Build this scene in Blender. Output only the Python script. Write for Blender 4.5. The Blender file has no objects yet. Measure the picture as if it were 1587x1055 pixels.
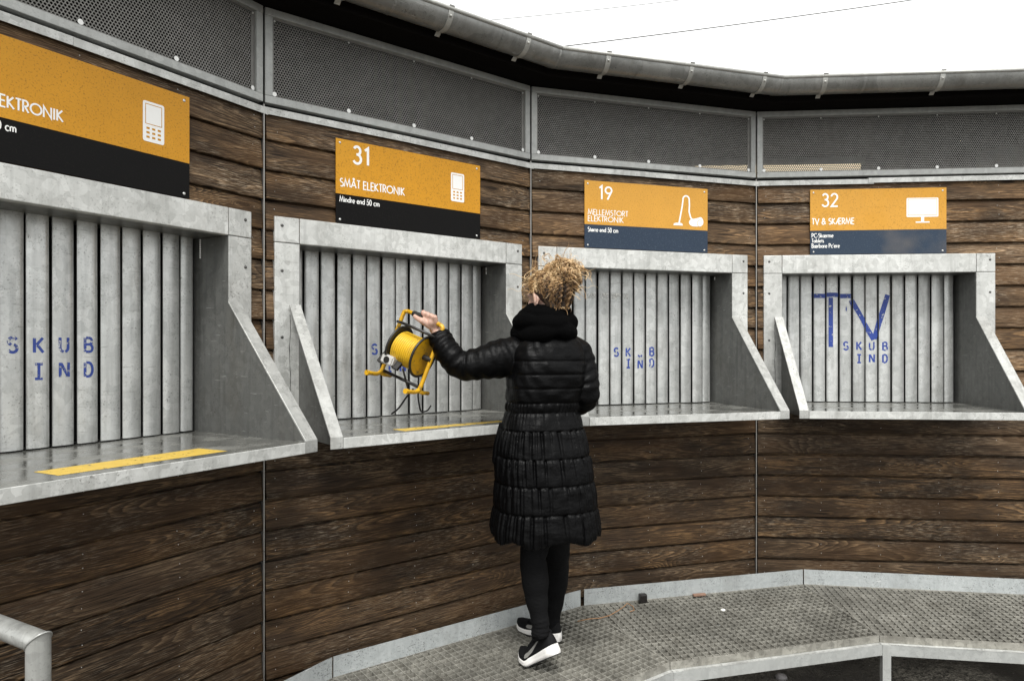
import bpy, bmesh, math, random
import numpy as np
from mathutils import Vector, Matrix, Quaternion, noise as mnoise

random.seed(7); RNG = np.random.default_rng(7)
S = bpy.context.scene
C = S.collection
R = math.radians
EYE = 1.36                        # eye height above the walkway datum

# ------------------------------------------------------------------ camera, sky, sun, exposure
cam_d = bpy.data.cameras.new('camera'); cam = bpy.data.objects.new('camera', cam_d); C.objects.link(cam)
cam.location = (0, 0, EYE); cam.rotation_euler = (R(90), 0, 0)
cam_d.sensor_width = 36; cam_d.lens = 24.0; cam_d.shift_y = 0.0066; cam_d.clip_end = 2000; cam_d.clip_start = 0.05
S.camera = cam

SUN_EL, SUN_AZ = R(56), R(-2)     # overcast: a broad bright patch of cloud behind and right of the camera
W = bpy.data.worlds.new('World'); S.world = W; W.use_nodes = True
nt = W.node_tree; nt.nodes.clear()
sky = nt.nodes.new('ShaderNodeTexSky'); sky.sky_type = 'NISHITA'; sky.sun_disc = False
sky.sun_elevation = SUN_EL; sky.sun_rotation = math.pi - SUN_AZ
sky.air_density = 1.0; sky.dust_density = 1.0; sky.ozone_density = 1.0
hs = nt.nodes.new('ShaderNodeHueSaturation'); hs.inputs['Saturation'].default_value = 0.10
mx = nt.nodes.new('ShaderNodeMix'); mx.data_type = 'RGBA'; mx.inputs['Factor'].default_value = 0.80
mx.inputs['B'].default_value = (12.0, 12.1, 12.0, 1)
bg = nt.nodes.new('ShaderNodeBackground'); bg.inputs['Strength'].default_value = 0.055
wo = nt.nodes.new('ShaderNodeOutputWorld')
nt.links.new(sky.outputs[0], hs.inputs['Color']); nt.links.new(hs.outputs[0], mx.inputs['A'])
nt.links.new(mx.outputs['Result'], bg.inputs['Color']); nt.links.new(bg.outputs[0], wo.inputs['Surface'])

sun_d = bpy.data.lights.new('sun', 'SUN'); sun_d.energy = 1.5; sun_d.angle = R(24); sun_d.color = (1, .985, .95)
sun = bpy.data.objects.new('sun', sun_d); C.objects.link(sun)
sdir = Vector((math.sin(SUN_AZ) * math.cos(SUN_EL), -math.cos(SUN_AZ) * math.cos(SUN_EL), math.sin(SUN_EL)))
sun.rotation_euler = sdir.to_track_quat('Z', 'Y').to_euler(); sun.location = (6, -8, 12)

vs = S.view_settings
vs.view_transform = 'Standard'; vs.look = 'None'; vs.gamma = 1.0; vs.use_curve_mapping = False
vs.exposure = 1.40

# ------------------------------------------------------------------ geometry of the curved timber building (flat facets)
PH = R(37.414); TURN = R(21.024); PW = 1.36
ANG = [PH + TURN, PH, PH - TURN, PH - 2 * TURN]
J = [Vector((-0.9939, 2.7039)), Vector((0.0863, 3.5301)), Vector((1.3910, 3.9139))]
A = [J[0] - PW * Vector((math.cos(ANG[0]), math.sin(ANG[0])))] + J
WID = [PW, PW, PW, 2.3]
def fdir(k): return Vector((math.cos(ANG[k]), math.sin(ANG[k])))
def fnor(k): return Vector((math.sin(ANG[k]), -math.cos(ANG[k])))
def fpt(k, u, n, z=0.0):
    p = A[k] + fdir(k) * u + fnor(k) * n
    return Vector((p.x, p.y, z))
ENDS = [A[0], A[1], A[2], A[3], A[3] + fdir(3) * WID[3]]
def offset_poly(n):
    """the facet polyline moved n towards the court"""
    out = [ENDS[0] + fnor(0) * n]
    for k in range(1, 4):
        out.append(ENDS[k] + (fnor(k - 1) + fnor(k)).normalized() * (n / math.cos(TURN / 2)))
    out.append(ENDS[4] + fnor(3) * n)
    return out
def at(px, py, d):
    """a point d metres ahead of the camera"""
    return Vector(((px - 793.5) / 1058 * d, d, EYE + (537.9 - py) / 1058 * d))

# ------------------------------------------------------------------ object helpers
def tag(o, label=None, cat=None, group=None, kind=None):
    if label: o['label'] = label
    if cat: o['category'] = cat
    if group: o['group'] = group
    if kind: o['kind'] = kind
    return o
def empty(name, loc=(0, 0, 0), rz=0.0, label=None, cat=None, group=None):
    o = bpy.data.objects.new(name, None); C.objects.link(o)
    o.location = loc; o.rotation_euler = (0, 0, rz); o.empty_display_size = .1
    return tag(o, label, cat, group)
def link(name, me, parent=None, loc=(0, 0, 0), rot=(0, 0, 0), mat=None):
    o = bpy.data.objects.new(name, me); C.objects.link(o)
    o.parent = parent; o.location = loc; o.rotation_euler = rot
    if mat is not None and not me.materials: me.materials.append(mat)
    return o
def mesh(verts, faces, mat=None, smooth=False, name='m'):
    me = bpy.data.meshes.new(name); me.from_pydata([tuple(v) for v in verts], [], faces)
    if mat is not None:
        for m in (mat if isinstance(mat, (list, tuple)) else [mat]): me.materials.append(m)
    if smooth:
        me.polygons.foreach_set('use_smooth', [True] * len(me.polygons))
    me.update(); return me
class MB:
    """collects simple solids into one mesh"""
    def __init__(s): s.v = []; s.f = []
    def add(s, v, f):
        o = len(s.v); s.v += [Vector(x) for x in v]; s.f += [tuple(i + o for i in q) for q in f]; return s
    def box(s, x0, x1, y0, y1, z0, z1, b=0.0):
        if b <= 0:
            v = [(x, y, z) for z in (z0, z1) for y in (y0, y1) for x in (x0, x1)]
            return s.add(v, [(0, 2, 3, 1), (4, 5, 7, 6), (0, 1, 5, 4), (2, 6, 7, 3), (0, 4, 6, 2), (1, 3, 7, 5)])
        bm = bmesh.new(); bmesh.ops.create_cube(bm, size=1)
        for w in bm.verts:
            w.co = Vector((x0 if w.co.x < 0 else x1, y0 if w.co.y < 0 else y1, z0 if w.co.z < 0 else z1))
        bmesh.ops.bevel(bm, geom=list(bm.edges), offset=b, segments=2, profile=.5, affect='EDGES')
        bm.verts.index_update(); s.bm(bm); return s
    def bm(s, bm):
        bm.verts.index_update()
        s.add([w.co.copy() for w in bm.verts], [[w.index for w in f.verts] for f in bm.faces]); bm.free(); return s
    def prism(s, poly, axis, t0, t1):
        """polygon (two coordinates) extruded along axis 0,1,2"""
        n = len(poly); v = []
        for t in (t0, t1):
            for (p, q) in poly:
                v.append([(t, p, q), (p, t, q), (p, q, t)][axis])
        f = [tuple(range(n - 1, -1, -1)), tuple(range(n, 2 * n))] + [(i, (i + 1) % n, n + (i + 1) % n, n + i) for i in range(n)]
        return s.add(v, f)
    def beam(s, p0, p1, w, h, up=Vector((0, 0, 1))):
        p0, p1 = Vector(p0), Vector(p1); d = (p1 - p0).normalized(); x = d.cross(up).normalized(); y = x.cross(d)
        v = [p + x * a * w / 2 + y * b * h / 2 for p in (p0, p1) for a, b in ((-1, -1), (1, -1), (1, 1), (-1, 1))]
        return s.add(v, [(3, 2, 1, 0), (4, 5, 6, 7), (0, 1, 5, 4), (1, 2, 6, 5), (2, 3, 7, 6), (3, 0, 4, 7)])
    def tube(s, pts, rad, seg=10, cap=True, squash=None):
        pts = [Vector(p) for p in pts]; n = len(pts)
        if not isinstance(rad, (list, tuple)): rad = [rad] * n
        t = [(pts[min(i + 1, n - 1)] - pts[max(i - 1, 0)]).normalized() for i in range(n)]
        a = Vector((0, 0, 1)) if abs(t[0].z) < .9 else Vector((0, 1, 0))
        x = t[0].cross(a).normalized(); rings = []
        for i in range(n):
            x = (x - t[i] * x.dot(t[i])).normalized(); y = t[i].cross(x)
            r = rad[i]; r = r if isinstance(r, (tuple, list)) else (r, r)
            rings.append([pts[i] + x * math.cos(2 * math.pi * j / seg) * r[0] + y * math.sin(2 * math.pi * j / seg) * r[1] for j in range(seg)])
        return s.loft(rings, cap)
    def loft(s, rings, cap=True, closed=True):
        o = len(s.v); m = len(rings[0])
        for r in rings: s.v += [Vector(p) for p in r]
        for i in range(len(rings) - 1):
            for j in range(m if closed else m - 1):
                s.f.append((o + i * m + j, o + i * m + (j + 1) % m, o + (i + 1) * m + (j + 1) % m, o + (i + 1) * m + j))
        if cap:
            s.f.append(tuple(o + j for j in range(m - 1, -1, -1)))
            e = o + (len(rings) - 1) * m; s.f.append(tuple(e + j for j in range(m)))
        return s
    def ball(s, c, r, seg=14, rings=9, rot=None):
        r = r if isinstance(r, (tuple, list)) else (r, r, r); c = Vector(c); rr = []
        for i in range(1, rings):
            th = math.pi * i / rings; row = []
            for j in range(seg):
                ph = 2 * math.pi * j / seg
                p = Vector((math.sin(th) * math.cos(ph) * r[0], math.sin(th) * math.sin(ph) * r[1], -math.cos(th) * r[2]))
                if rot is not None: p = rot @ p
                row.append(c + p)
            rr.append(row)
        return s.loft(rr)
    def disc(s, c, n, r, th, seg=24):
        c = Vector(c); n = Vector(n).normalized()
        return s.tube([c - n * th / 2, c + n * th / 2], r, seg)
    def me(s, mat=None, smooth=False, shift=None, auto=None):
        v = s.v if shift is None else [p - Vector(shift) for p in s.v]
        m = mesh(v, s.f, mat, smooth)
        if auto is not None:
            m.polygons.foreach_set('use_smooth', [True] * len(m.polygons)); m.set_sharp_from_angle(angle=R(auto))
        return m
    def build(s, name, mat, parent=None, loc=(0, 0, 0), rot=(0, 0, 0), smooth=False, auto=None, shift=None):
        return link(name, s.me(mat, smooth, shift, auto), parent, loc, rot)

# ------------------------------------------------------------------ materials (procedural)
class N:
    def __init__(s, name):
        s.m = bpy.data.materials.new(name); s.m.use_nodes = True; s.t = s.m.node_tree; s.t.nodes.clear()
        s.out = s.n('ShaderNodeOutputMaterial'); s.b = s.n('ShaderNodeBsdfPrincipled'); s.l(s.b.outputs[0], s.out.inputs['Surface'])
    def n(s, typ, **kw):
        q = s.t.nodes.new(typ)
        for k, v in kw.items(): setattr(q, k, v)
        return q
    def l(s, a, b): s.t.links.new(a, b)
    def sset(s, sock, v):
        if hasattr(v, 'is_linked'): s.l(v, sock)
        elif v is not None:
            if isinstance(v, tuple) and len(v) == 3 and sock.type == 'RGBA': v = (*v, 1)
            sock.default_value = v
    def math(s, op, a, b=None, c=None, clamp=False):
        q = s.n('ShaderNodeMath', operation=op, use_clamp=clamp)
        for i, v in enumerate((a, b, c)):
            if v is not None: s.sset(q.inputs[i], v)
        return q.outputs[0]
    def vm(s, op, a, b=None):
        q = s.n('ShaderNodeVectorMath', operation=op); s.sset(q.inputs[0], a)
        if b is not None: s.sset(q.inputs[1], b)
        return q.outputs[0]
    def mix(s, f, a, b, mode='MIX'):
        q = s.n('ShaderNodeMix', data_type='RGBA', blend_type=mode); s.sset(q.inputs[0], f); s.sset(q.inputs['A'], a); s.sset(q.inputs['B'], b)
        return q.outputs['Result']
    def coord(s, rnd=0.0, scale=(1, 1, 1)):
        tc = s.n('ShaderNodeTexCoord'); v = tc.outputs['Object']
        if rnd:
            oi = s.n('ShaderNodeObjectInfo'); r = s.math('MULTIPLY', oi.outputs['Random'], rnd)
            cb = s.n('ShaderNodeCombineXYZ'); s.l(r, cb.inputs[0]); s.l(r, cb.inputs[1]); s.l(r, cb.inputs[2])
            v = s.vm('ADD', v, cb.outputs[0])
        if scale != (1, 1, 1): v = s.vm('MULTIPLY', v, scale)
        return v
    def noise(s, v, scale, detail=4, rough=.55, dist=0.0, col=False):
        q = s.n('ShaderNodeTexNoise'); s.l(v, q.inputs['Vector']); q.inputs['Scale'].default_value = scale
        q.inputs['Detail'].default_value = detail; q.inputs['Roughness'].default_value = rough; q.inputs['Distortion'].default_value = dist
        return q.outputs['Color' if col else 'Fac']
    def ramp(s, f, stops, interp='LINEAR'):
        q = s.n('ShaderNodeValToRGB'); s.l(f, q.inputs[0]); e = q.color_ramp; e.interpolation = interp
        while len(e.elements) < len(stops): e.elements.new(.5)
        for el, (p, c) in zip(e.elements, stops):
            el.position = p; el.color = (c, c, c, 1) if not isinstance(c, tuple) else (*c, 1)
        return q.outputs['Color']
    def voro(s, v, scale, feature='F1', out='Distance', rnd=1.0):
        q = s.n('ShaderNodeTexVoronoi', feature=feature); s.l(v, q.inputs['Vector']); q.inputs['Scale'].default_value = scale
        q.inputs['Randomness'].default_value = rnd
        return q.outputs[out]
    def bump(s, h, strength=.3, dist=.002):
        q = s.n('ShaderNodeBump'); q.inputs['Strength'].default_value = strength; q.inputs['Distance'].default_value = dist
        s.l(h, q.inputs['Height']); s.l(q.outputs[0], s.b.inputs['Normal']); return q
    def set(s, **kw):
        for k, v in kw.items(): s.sset(s.b.inputs[k.replace('_', ' ')], v)
        return s.m

def plain(name, col, rough=.5, metal=0.0, var=.12, scale=40, **kw):
    g = N(name); c = g.coord(3.0)
    f = g.noise(c, scale, 4)
    lo = tuple(x * (1 - var) for x in col); hi = tuple(min(1, x * (1 + var)) for x in col)
    return g.set(Base_Color=g.mix(f, lo, hi), Roughness=g.math('ADD', g.math('MULTIPLY', f, .15), rough - .07), Metallic=metal, **kw)

def galv(name, lo, hi, rough=.45, metal=.35, dirt=.5, streak=.4, speck=.6, spang=42, bump=.12):
    g = N(name); c = g.coord(9.0)
    cells = g.voro(g.vm('ADD', c, g.vm('MULTIPLY', g.noise(c, 14, 2, col=True), (.05, .05, .05))), spang, out='Color')
    sp = g.n('ShaderNodeSeparateColor'); g.l(cells, sp.inputs[0])
    big = g.noise(c, 5, 5, .6)
    f = g.math('ADD', g.math('MULTIPLY', sp.outputs[0], .40), g.math('MULTIPLY', big, .72), clamp=True)
    col = g.mix(f, lo, hi)
    # runs and wash marks down the plate
    st = g.noise(g.vm('MULTIPLY', c, (1, 1, .07)), 38, 4, .6)
    col = g.mix(g.math('MULTIPLY', g.ramp(st, [(.50, 0.0), (.75, 1.0)]), streak), col, tuple(x * .55 for x in lo))
    # pitted dirt
    d = g.noise(c, 150, 3, .7)
    patch = g.ramp(g.noise(c, 9, 3), [(.42, 0.15), (.68, 1.0)])
    dm = g.math('MULTIPLY', g.math('MULTIPLY', g.ramp(d, [(.56, 0.0), (.68, 1.0)]), patch), speck)
    col = g.mix(dm, col, (.055, .05, .042))
    # white salts and scratches
    w = g.ramp(g.noise(c, 75, 3, .75), [(.68, 0.0), (.74, 1.0)])
    col = g.mix(g.math('MULTIPLY', w, .5), col, (.72, .73, .70))
    for an, sc_, tone in ((.5, 9.0, (.74, .75, .72)), (-.7, 8.0, (.07, .065, .055)), (1.2, 11.0, (.10, .09, .08))):
        mp = g.n('ShaderNodeMapping'); g.l(c, mp.inputs[0]); mp.inputs['Rotation'].default_value = (0, an, 0); mp.inputs['Scale'].default_value = (sc_, sc_, sc_ * 13)
        scr = g.ramp(g.noise(mp.outputs[0], 1.6, 2, .5), [(.70, 0.0), (.73, 1.0)])
        col = g.mix(g.math('MULTIPLY', scr, .40 * speck), col, tone)
    stain = g.ramp(g.noise(g.vm('MULTIPLY', c, (1, 1, .6)), 6.5, 6, .7), [(.52, 0.0), (.70, 1.0)])
    col = g.mix(g.math('MULTIPLY', stain, dirt * .55), col, (.10, .088, .068))
    big2 = g.ramp(g.noise(c, 2.3, 4), [(.45, 0.0), (.7, 1.0)])
    col = g.mix(g.math('MULTIPLY', big2, dirt * .5), col, tuple(x * .6 for x in lo))
    oi = g.n('ShaderNodeObjectInfo')
    col = g.mix(1.0, col, g.ramp(oi.outputs['Random'], [(0.0, .84), (1.0, 1.0)]), 'MULTIPLY')
    ro = g.math('ADD', g.math('MULTIPLY', g.noise(c, 30, 4), .3), rough - .15)
    g.bump(g.math('ADD', g.noise(c, 60, 4), g.math('MULTIPLY', d, .6)), bump, .0015)
    return g.set(Base_Color=col, Roughness=ro, Metallic=metal)

def wood(name, tone_k=1.0):
    g = N(name); c0 = g.coord()
    oi = g.n('ShaderNodeObjectInfo'); rnd = oi.outputs['Random']
    off = g.n('ShaderNodeCombineXYZ'); g.l(g.math('MULTIPLY', rnd, 173.0), off.inputs[0]); g.l(g.math('MULTIPLY', rnd, 71.0), off.inputs[2])
    c = g.vm('ADD', c0, off.outputs[0])
    # figure: contour lines of a field stretched along the board -> cathedrals, eyes and knots
    warp = g.vm('MULTIPLY', g.noise(g.vm('MULTIPLY', c, (2.0, 1, 9)), 3, 2, col=True), (.06, 0, .006))
    cw = g.vm('ADD', c, warp)
    field = g.noise(g.vm('MULTIPLY', cw, (.95, 1, 9.5)), 1.0, 1.0, .40, .10)
    kd = g.voro(g.vm('MULTIPLY', c, (1.25, 1, 6.0)), 1.0)
    field = g.math('ADD', field, g.math('MULTIPLY', g.ramp(kd, [(0.0, 1.0), (.10, .45), (.30, 0.0)], 'EASE'), .30))
    lines = g.math('MULTIPLY', field, 30.0)
    ring = g.math('FRACT', lines)
    edge = g.ramp(ring, [(0.0, 0.0), (.55, .45), (.82, 1.0), (.90, .9), (1.0, 0.0)])
    fib = g.noise(g.vm('MULTIPLY', c, (6, 1, 260)), 1.0, 3, .65)
    fib2 = g.noise(g.vm('MULTIPLY', c, (20, 1, 330)), 1.0, 3, .65)
    wear = g.ramp(g.noise(g.vm('MULTIPLY', c, (2.4, 1, 11)), 1.0, 4, .62), [(.42, 0.0), (.70, 1.0)])
    tone = g.math('ADD', g.math('MULTIPLY', rnd, .5), .25)
    base = g.mix(g.ramp(fib, [(.30, 0.0), (.72, 1.0)]), (.0065, .0045, .0031), (.085, .053, .030))
    base = g.mix(1.0, base, g.ramp(g.math('FRACT', g.math('MULTIPLY', rnd, 37.0)), [(0.0, .52), (.6, .92), (1.0, 1.4)]), 'MULTIPLY')
    light = g.mix(rnd, (.46, .265, .115), (.34, .245, .155))
    lm = g.math('MULTIPLY', g.math('MULTIPLY', edge, wear), g.ramp(fib2, [(.38, .05), (.60, 1.0)]))
    col = g.mix(g.math('MULTIPLY', lm, .88), base, light)
    # silvered fibres
    sil = g.math('MULTIPLY', g.ramp(fib2, [(.52, 0.0), (.68, 1.0)]), g.ramp(g.noise(g.vm('MULTIPLY', c, (2.2, 1, 6)), 1.0, 3), [(.42, 0.0), (.66, 1.0)]))
    col = g.mix(g.math('MULTIPLY', sil, .75), col, (.38, .315, .235))
    col = g.mix(g.ramp(kd, [(.035, .9), (.065, 0.0)]), col, (.012, .008, .005))
    dark = g.ramp(fib, [(.34, 1.0), (.46, 0.0)])
    col = g.mix(g.math('MULTIPLY', dark, .75), col, (.004, .003, .0024))
    warm = g.ramp(g.noise(g.vm('MULTIPLY', c, (1.3, 1, 3)), 1.0, 2), [(.48, 0.0), (.68, 1.0)])
    col = g.mix(g.math('MULTIPLY', warm, .35), col, (.095, .048, .018), 'MIX')
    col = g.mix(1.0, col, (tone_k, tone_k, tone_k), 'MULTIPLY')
    h = g.math('ADD', g.math('MULTIPLY', edge, .7), g.math('ADD', g.math('MULTIPLY', fib, .8), g.math('MULTIPLY', fib2, .5)))
    g.bump(h, .55, .0016)
    return g.set(Base_Color=col, Roughness=g.math('ADD', .45, g.math('MULTIPLY', fib, .3)), Specular_IOR_Level=.16)

M = {}
M['wood'] = wood('deep_timber', .92)
M['woodpale'] = wood('pale_timber', 1.55)  # same timber in a paler tone, for boards above shelf height
M['collar'] = galv('galvanised_plate', (.34, .345, .325), (.74, .745, .72), .44, .25, .5, .35, .75)
M['slat'] = galv('galvanised_slat', (.41, .42, .41), (.72, .73, .71), .34, .50, .6, .45, .8, spang=34)
M['wing'] = galv('shaded_side_plate', (.115, .117, .111), (.225, .228, .217), .40, .40, .6, .5, .9)  # same galvanised steel with the recess shade put into a darker colour
M['flange'] = galv('galvanised_flange', (.28, .283, .268), (.56, .563, .54), .46, .25, .6, .4, 1.0)
M['frame'] = galv('galvanised_frame', (.34, .35, .34), (.52, .53, .51), .5, .25, .35, .25, .45)
M['perf'] = galv('perforated_steel', (.16, .157, .147), (.26, .254, .238), .5, .3, .3, .1, .2)
M['plate'] = galv('galvanised_kick_plate', (.36, .385, .385), (.52, .545, .54), .5, .15, .5, .3, 1.5, spang=60)
M['grate'] = galv('galvanised_grating', (.10, .095, .080), (.47, .455, .40), .5, .10, .8, .4, .9)
M['gutter'] = galv('zinc_gutter', (.17, .172, .164), (.40, .402, .385), .34, .45, .6, .35, .8, spang=12)
M['strap'] = galv('zinc_strap', (.36, .36, .34), (.55, .55, .52), .5, .4, .3, .2, .3)
M['pipe'] = galv('galvanised_pipe', (.30, .305, .29), (.52, .525, .50), .35, .45, .5, .5, .5)
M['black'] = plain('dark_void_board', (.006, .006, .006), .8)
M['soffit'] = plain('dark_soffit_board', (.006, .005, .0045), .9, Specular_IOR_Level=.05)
M['roof'] = plain('roofing_felt', (.05, .05, .05), .9)
M['alu'] = plain('aluminium_bead', (.33, .32, .30), .4, .5)
M['darkmetal'] = plain('dark_joint_profile', (.03, .03, .03), .5, .4)
M['screw'] = plain('steel_screw', (.62, .62, .60), .3, .6)
M['bolt'] = plain('dull_bolt', (.10, .10, .095), .45, .6)
M['white'] = plain('white_print', (.82, .82, .80), .45, var=.03)
M['inner'] = plain('interior_paint', (.014, .013, .012), .8)

# wet steel shelf
g = N('wet_steel_shelf'); c = g.coord(5.0)
wet = g.ramp(g.noise(c, 7, 4, .6), [(.36, 0.0), (.56, 1.0)])
col = g.mix(g.noise(c, 18, 4), (.13, .128, .115), (.27, .27, .25))
col = g.mix(wet, col, g.mix(.55, col, (.05, .05, .045)))
col = g.mix(g.math('MULTIPLY', g.ramp(g.noise(c, 160, 3, .7), [(.56, 0.0), (.66, 1.0)]), .7), col, (.035, .03, .026))
g.bump(g.math('ADD', g.noise(c, 55, 3), g.math('MULTIPLY', g.noise(c, 240, 2), .5)), .16, .002)
M['shelf'] = g.set(Base_Color=col, Roughness=g.mix(wet, (.42,) * 3, (.10,) * 3), Metallic=.15, Specular_IOR_Level=.6)

# worn paints: the wear is a hole in the paint film that shows the steel below
def paint(name, col, lo, hi, scale=55, rough=.5):
    g = N(name); c = g.coord(11.0)
    w = g.noise(c, scale, 4, .7)
    k = g.ramp(w, [(lo, 0.0), (hi, 1.0)])
    tr = g.n('ShaderNodeBsdfTransparent'); mxs = g.n('ShaderNodeMixShader')
    g.set(Base_Color=g.mix(g.noise(c, 30, 3), tuple(x * .75 for x in col), tuple(min(1, x * 1.2) for x in col)), Roughness=rough)
    g.l(k, mxs.inputs[0]); g.l(tr.outputs[0], mxs.inputs[1]); g.l(g.b.outputs[0], mxs.inputs[2]); g.l(mxs.outputs[0], g.out.inputs['Surface'])
    return g.m
M['blue'] = paint('blue_stencil_paint', (.020, .050, .260), .36, .42)
M['blueworn'] = paint('worn_blue_stencil_paint', (.020, .050, .260), .38, .46, 70)
M['yellow'] = paint('yellow_marking_tape', (.55, .375, .06), .33, .40, 45)
M['residue'] = paint('tape_residue', (.62, .62, .58), .42, .56, 60, .7)

def sign_mat(name, col, speck, blot, amt, rough=.28, spec=.2):
    g = N(name); c = g.coord(4.0)
    m = g.mix(g.noise(c, 9, 3), tuple(x * .90 for x in col), tuple(min(1, x * 1.08) for x in col))
    d = g.ramp(g.noise(c, 170, 2, .6), [(.55, 0.0), (.68, 1.0)])       # rain drops and grime specks
    m = g.mix(g.math('MULTIPLY', d, amt), m, speck)
    b = g.ramp(g.noise(c, 3.2, 3), [(.50, 0.0), (.72, 1.0)])
    m = g.mix(g.math('MULTIPLY', b, .45), m, blot)
    g.bump(d, .25, .001)
    return g.set(Base_Color=m, Roughness=g.math('ADD', rough, g.math('MULTIPLY', d, .2)), Specular_IOR_Level=spec)
M['orange'] = sign_mat('orange_sign_print', (.57, .262, .013), (.30, .135, .012), (.66, .34, .03), .8)
M['orangepale'] = sign_mat('sun_bleached_orange_print', (.58, .295, .048), (.36, .18, .03), (.54, .25, .014), .8)
M['signblack'] = sign_mat('black_sign_print', (.0030, .0027, .0026), (.010, .009, .008), (.004, .0035, .0035), .8, .34, .10)
M['signskytint'] = sign_mat('sky_tint_sign_print', (.022, .036, .060), (.050, .068, .095), (.030, .046, .070), .8)  # navy is the sky's reflection put into the dark print colour
M['signgrey'] = sign_mat('faded_sky_tint_print', (.026, .042, .068), (.06, .075, .10), (.16, .14, .12), .7)  # same painted sky tint, with faded patches

# court ground: wet tarmac
g = N('wet_tarmac'); c = g.coord()
st = g.voro(c, 95, out='Color'); sp = g.n('ShaderNodeSeparateColor'); g.l(st, sp.inputs[0])
col = g.mix(sp.outputs[0], (.018, .016, .013), (.20, .185, .155))
col = g.mix(g.ramp(g.noise(c, 2.5, 4), [(.40, 0.0), (.62, 1.0)]), col, (.026, .023, .019))
col = g.mix(g.ramp(g.noise(c, 45, 2), [(.71, 0.0), (.74, 1.0)]), col, (.35, .33, .29))
g.bump(g.math('ADD', g.voro(c, 95), g.noise(c, 30, 3)), .8, .006)
M['tarmac'] = g.set(Base_Color=col, Roughness=g.math('ADD', .25, g.math('MULTIPLY', g.noise(c, 12, 3), .5)))

# ------------------------------------------------------------------ ground
tag(MB().box(-250, 250, -250, 250, -.65, -.25).build('court_ground', M['tarmac']), 'dark wet tarmac of the court below the steel walkway', None, None, 'structure')

# ------------------------------------------------------------------ timber wall panels
TRIM0, TRIM1 = 2.277, 2.309
OUT0, OUT1, OTOP = .042, 1.290, 1.880        # steel surround, outer
INN0, INN1, ITOP = .143, 1.190, 1.777        # opening
PITCH, ZB = .1185, .1655
SIGNOF = ['the left-hand sign cut by the picture edge', 'sign 31', 'sign 19', 'sign 32']
BOARDS = {}
def board_mesh(L, mat):
    key = (round(L, 3), mat)
    if key in BOARDS: return BOARDS[key]
    gz = .1120 if mat == 'woodpale' else .1070
    prof = [(-.0270, .0030), (-.0250, 0.0), (-.012, 0.0), (.0, .004), (.004, .128), (.0005, .1305), (.0005, gz), (-.0105, gz), (-.0128, gz - .0025), (-.0278, .006)]
    nseg = max(1, int(L / .17)); mb = MB(); rr = []
    for i in range(nseg + 1):
        x = L * i / nseg; rr.append([(x, y, z) for y, z in prof])
    mb.loft(rr); BOARDS[key] = mb.me(M[mat], auto=28); return BOARDS[key]
panels = []
for k in range(4):
    w = WID[k]
    P = empty('timber_wall_panel', fpt(k, 0, 0, -.25), ANG[k],
              ['brown weatherboard wall panel at the left edge with the nearest hatch', 'brown weatherboard wall panel behind the woman, carrying sign 31',
               'brown weatherboard wall panel under the vacuum cleaner sign', 'brown weatherboard wall panel at the right carrying the television sign'][k],
              'wall', 'timber wall panels of the curved building')
    z0 = .25                        # local z of the datum
    rows = range(-3, 18)
    for r in rows:
        zb = ZB + PITCH * r
        if zb + .13 > TRIM0 + .03: pass
        spans = [(.0115, w - .0115)]
        if zb + .128 > 1.012 and zb < ITOP - .01: spans = [(.0115, OUT0 + .006), (OUT1 - .006, w - .0115)]
        for (a, b) in spans:
            bo = link('board', board_mesh(b - a, 'woodpale' if zb > 1.0 else 'wood'), P, (a + random.uniform(-.0015, .0015), -.002 + random.uniform(-.0012, .0012), z0 + zb + random.uniform(-.0015, .0015)),
                      (random.uniform(-.012, .012), random.uniform(-.0012, .0012), 0))
    # boarding felt behind, round the opening
    mb = MB()
    mb.box(0, w, .006, .03, z0 - .25, z0 + .99); mb.box(0, w, .006, .03, z0 + 1.79, z0 + 2.335)
    mb.box(0, INN0 - .012, .006, .03, z0 + .99, z0 + 1.79); mb.box(INN1 + .012, w, .006, .03, z0 + .99, z0 + 1.79)
    mb.build('backing_board', M['black'], P)
    # flashing in two overlapping lengths
    h = w * .47 if k < 3 else .62
    for i, (a, b) in enumerate(((.006, h + .02), (h, w - .004))):
        mb = MB(); mb.prism([(-.003, z0 + TRIM1), (-.034 - .002 * i, z0 + TRIM1 - .005), (-.034 - .002 * i, z0 + TRIM0), (-.031 - .002 * i, z0 + TRIM0), (-.0305 - .002 * i, z0 + TRIM1 - .008), (-.003, z0 + TRIM1 - .004)], 0, a, b)
        o = mb.build('flashing', M['collar'], P); o.rotation_euler = (0, (-.0025, .004)[i] * (1 if k < 3 else -.6), 0)
        if i: o.location.z = .003
    # corner joint: dark channel with a bright bead
    mb = MB(); mb.box(-.011, .011, -.010, -.002, z0 - .25, z0 + 2.30); mb.build('joint_channel', M['black'], P)
    if k: 
        mb = MB(); mb.box(-.0020, .0018, -.038, -.0105, z0 - .25, z0 + .90 * .62); mb.box(-.0020, .0018, -.038, -.0105, z0 + .562, z0 + 2.312); mb.build('joint_bead', M['alu'], P)
    # nail heads
    mb = MB()
    for r in rows:
        for u in (.05, .36, .68, 1.0, 1.31) if k < 3 else (.05, .36, .68, 1.0, 1.31, 1.62, 1.93, 2.25):
            for dz in (.034, .082):
                z = ZB + PITCH * r + dz
                if (OUT0 < u < OUT1 and .99 < z < OTOP) : continue
                yy = -.0275 + .0185 * dz / .128
                mb.ball((u + random.uniform(-.006, .006), yy - .002, z0 + z + random.uniform(-.004, .004)), .0021, 6, 4)
    tag(mb.build('nail_heads', M['screw'], P, smooth=True), kind='stuff')
    panels.append(P)

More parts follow.
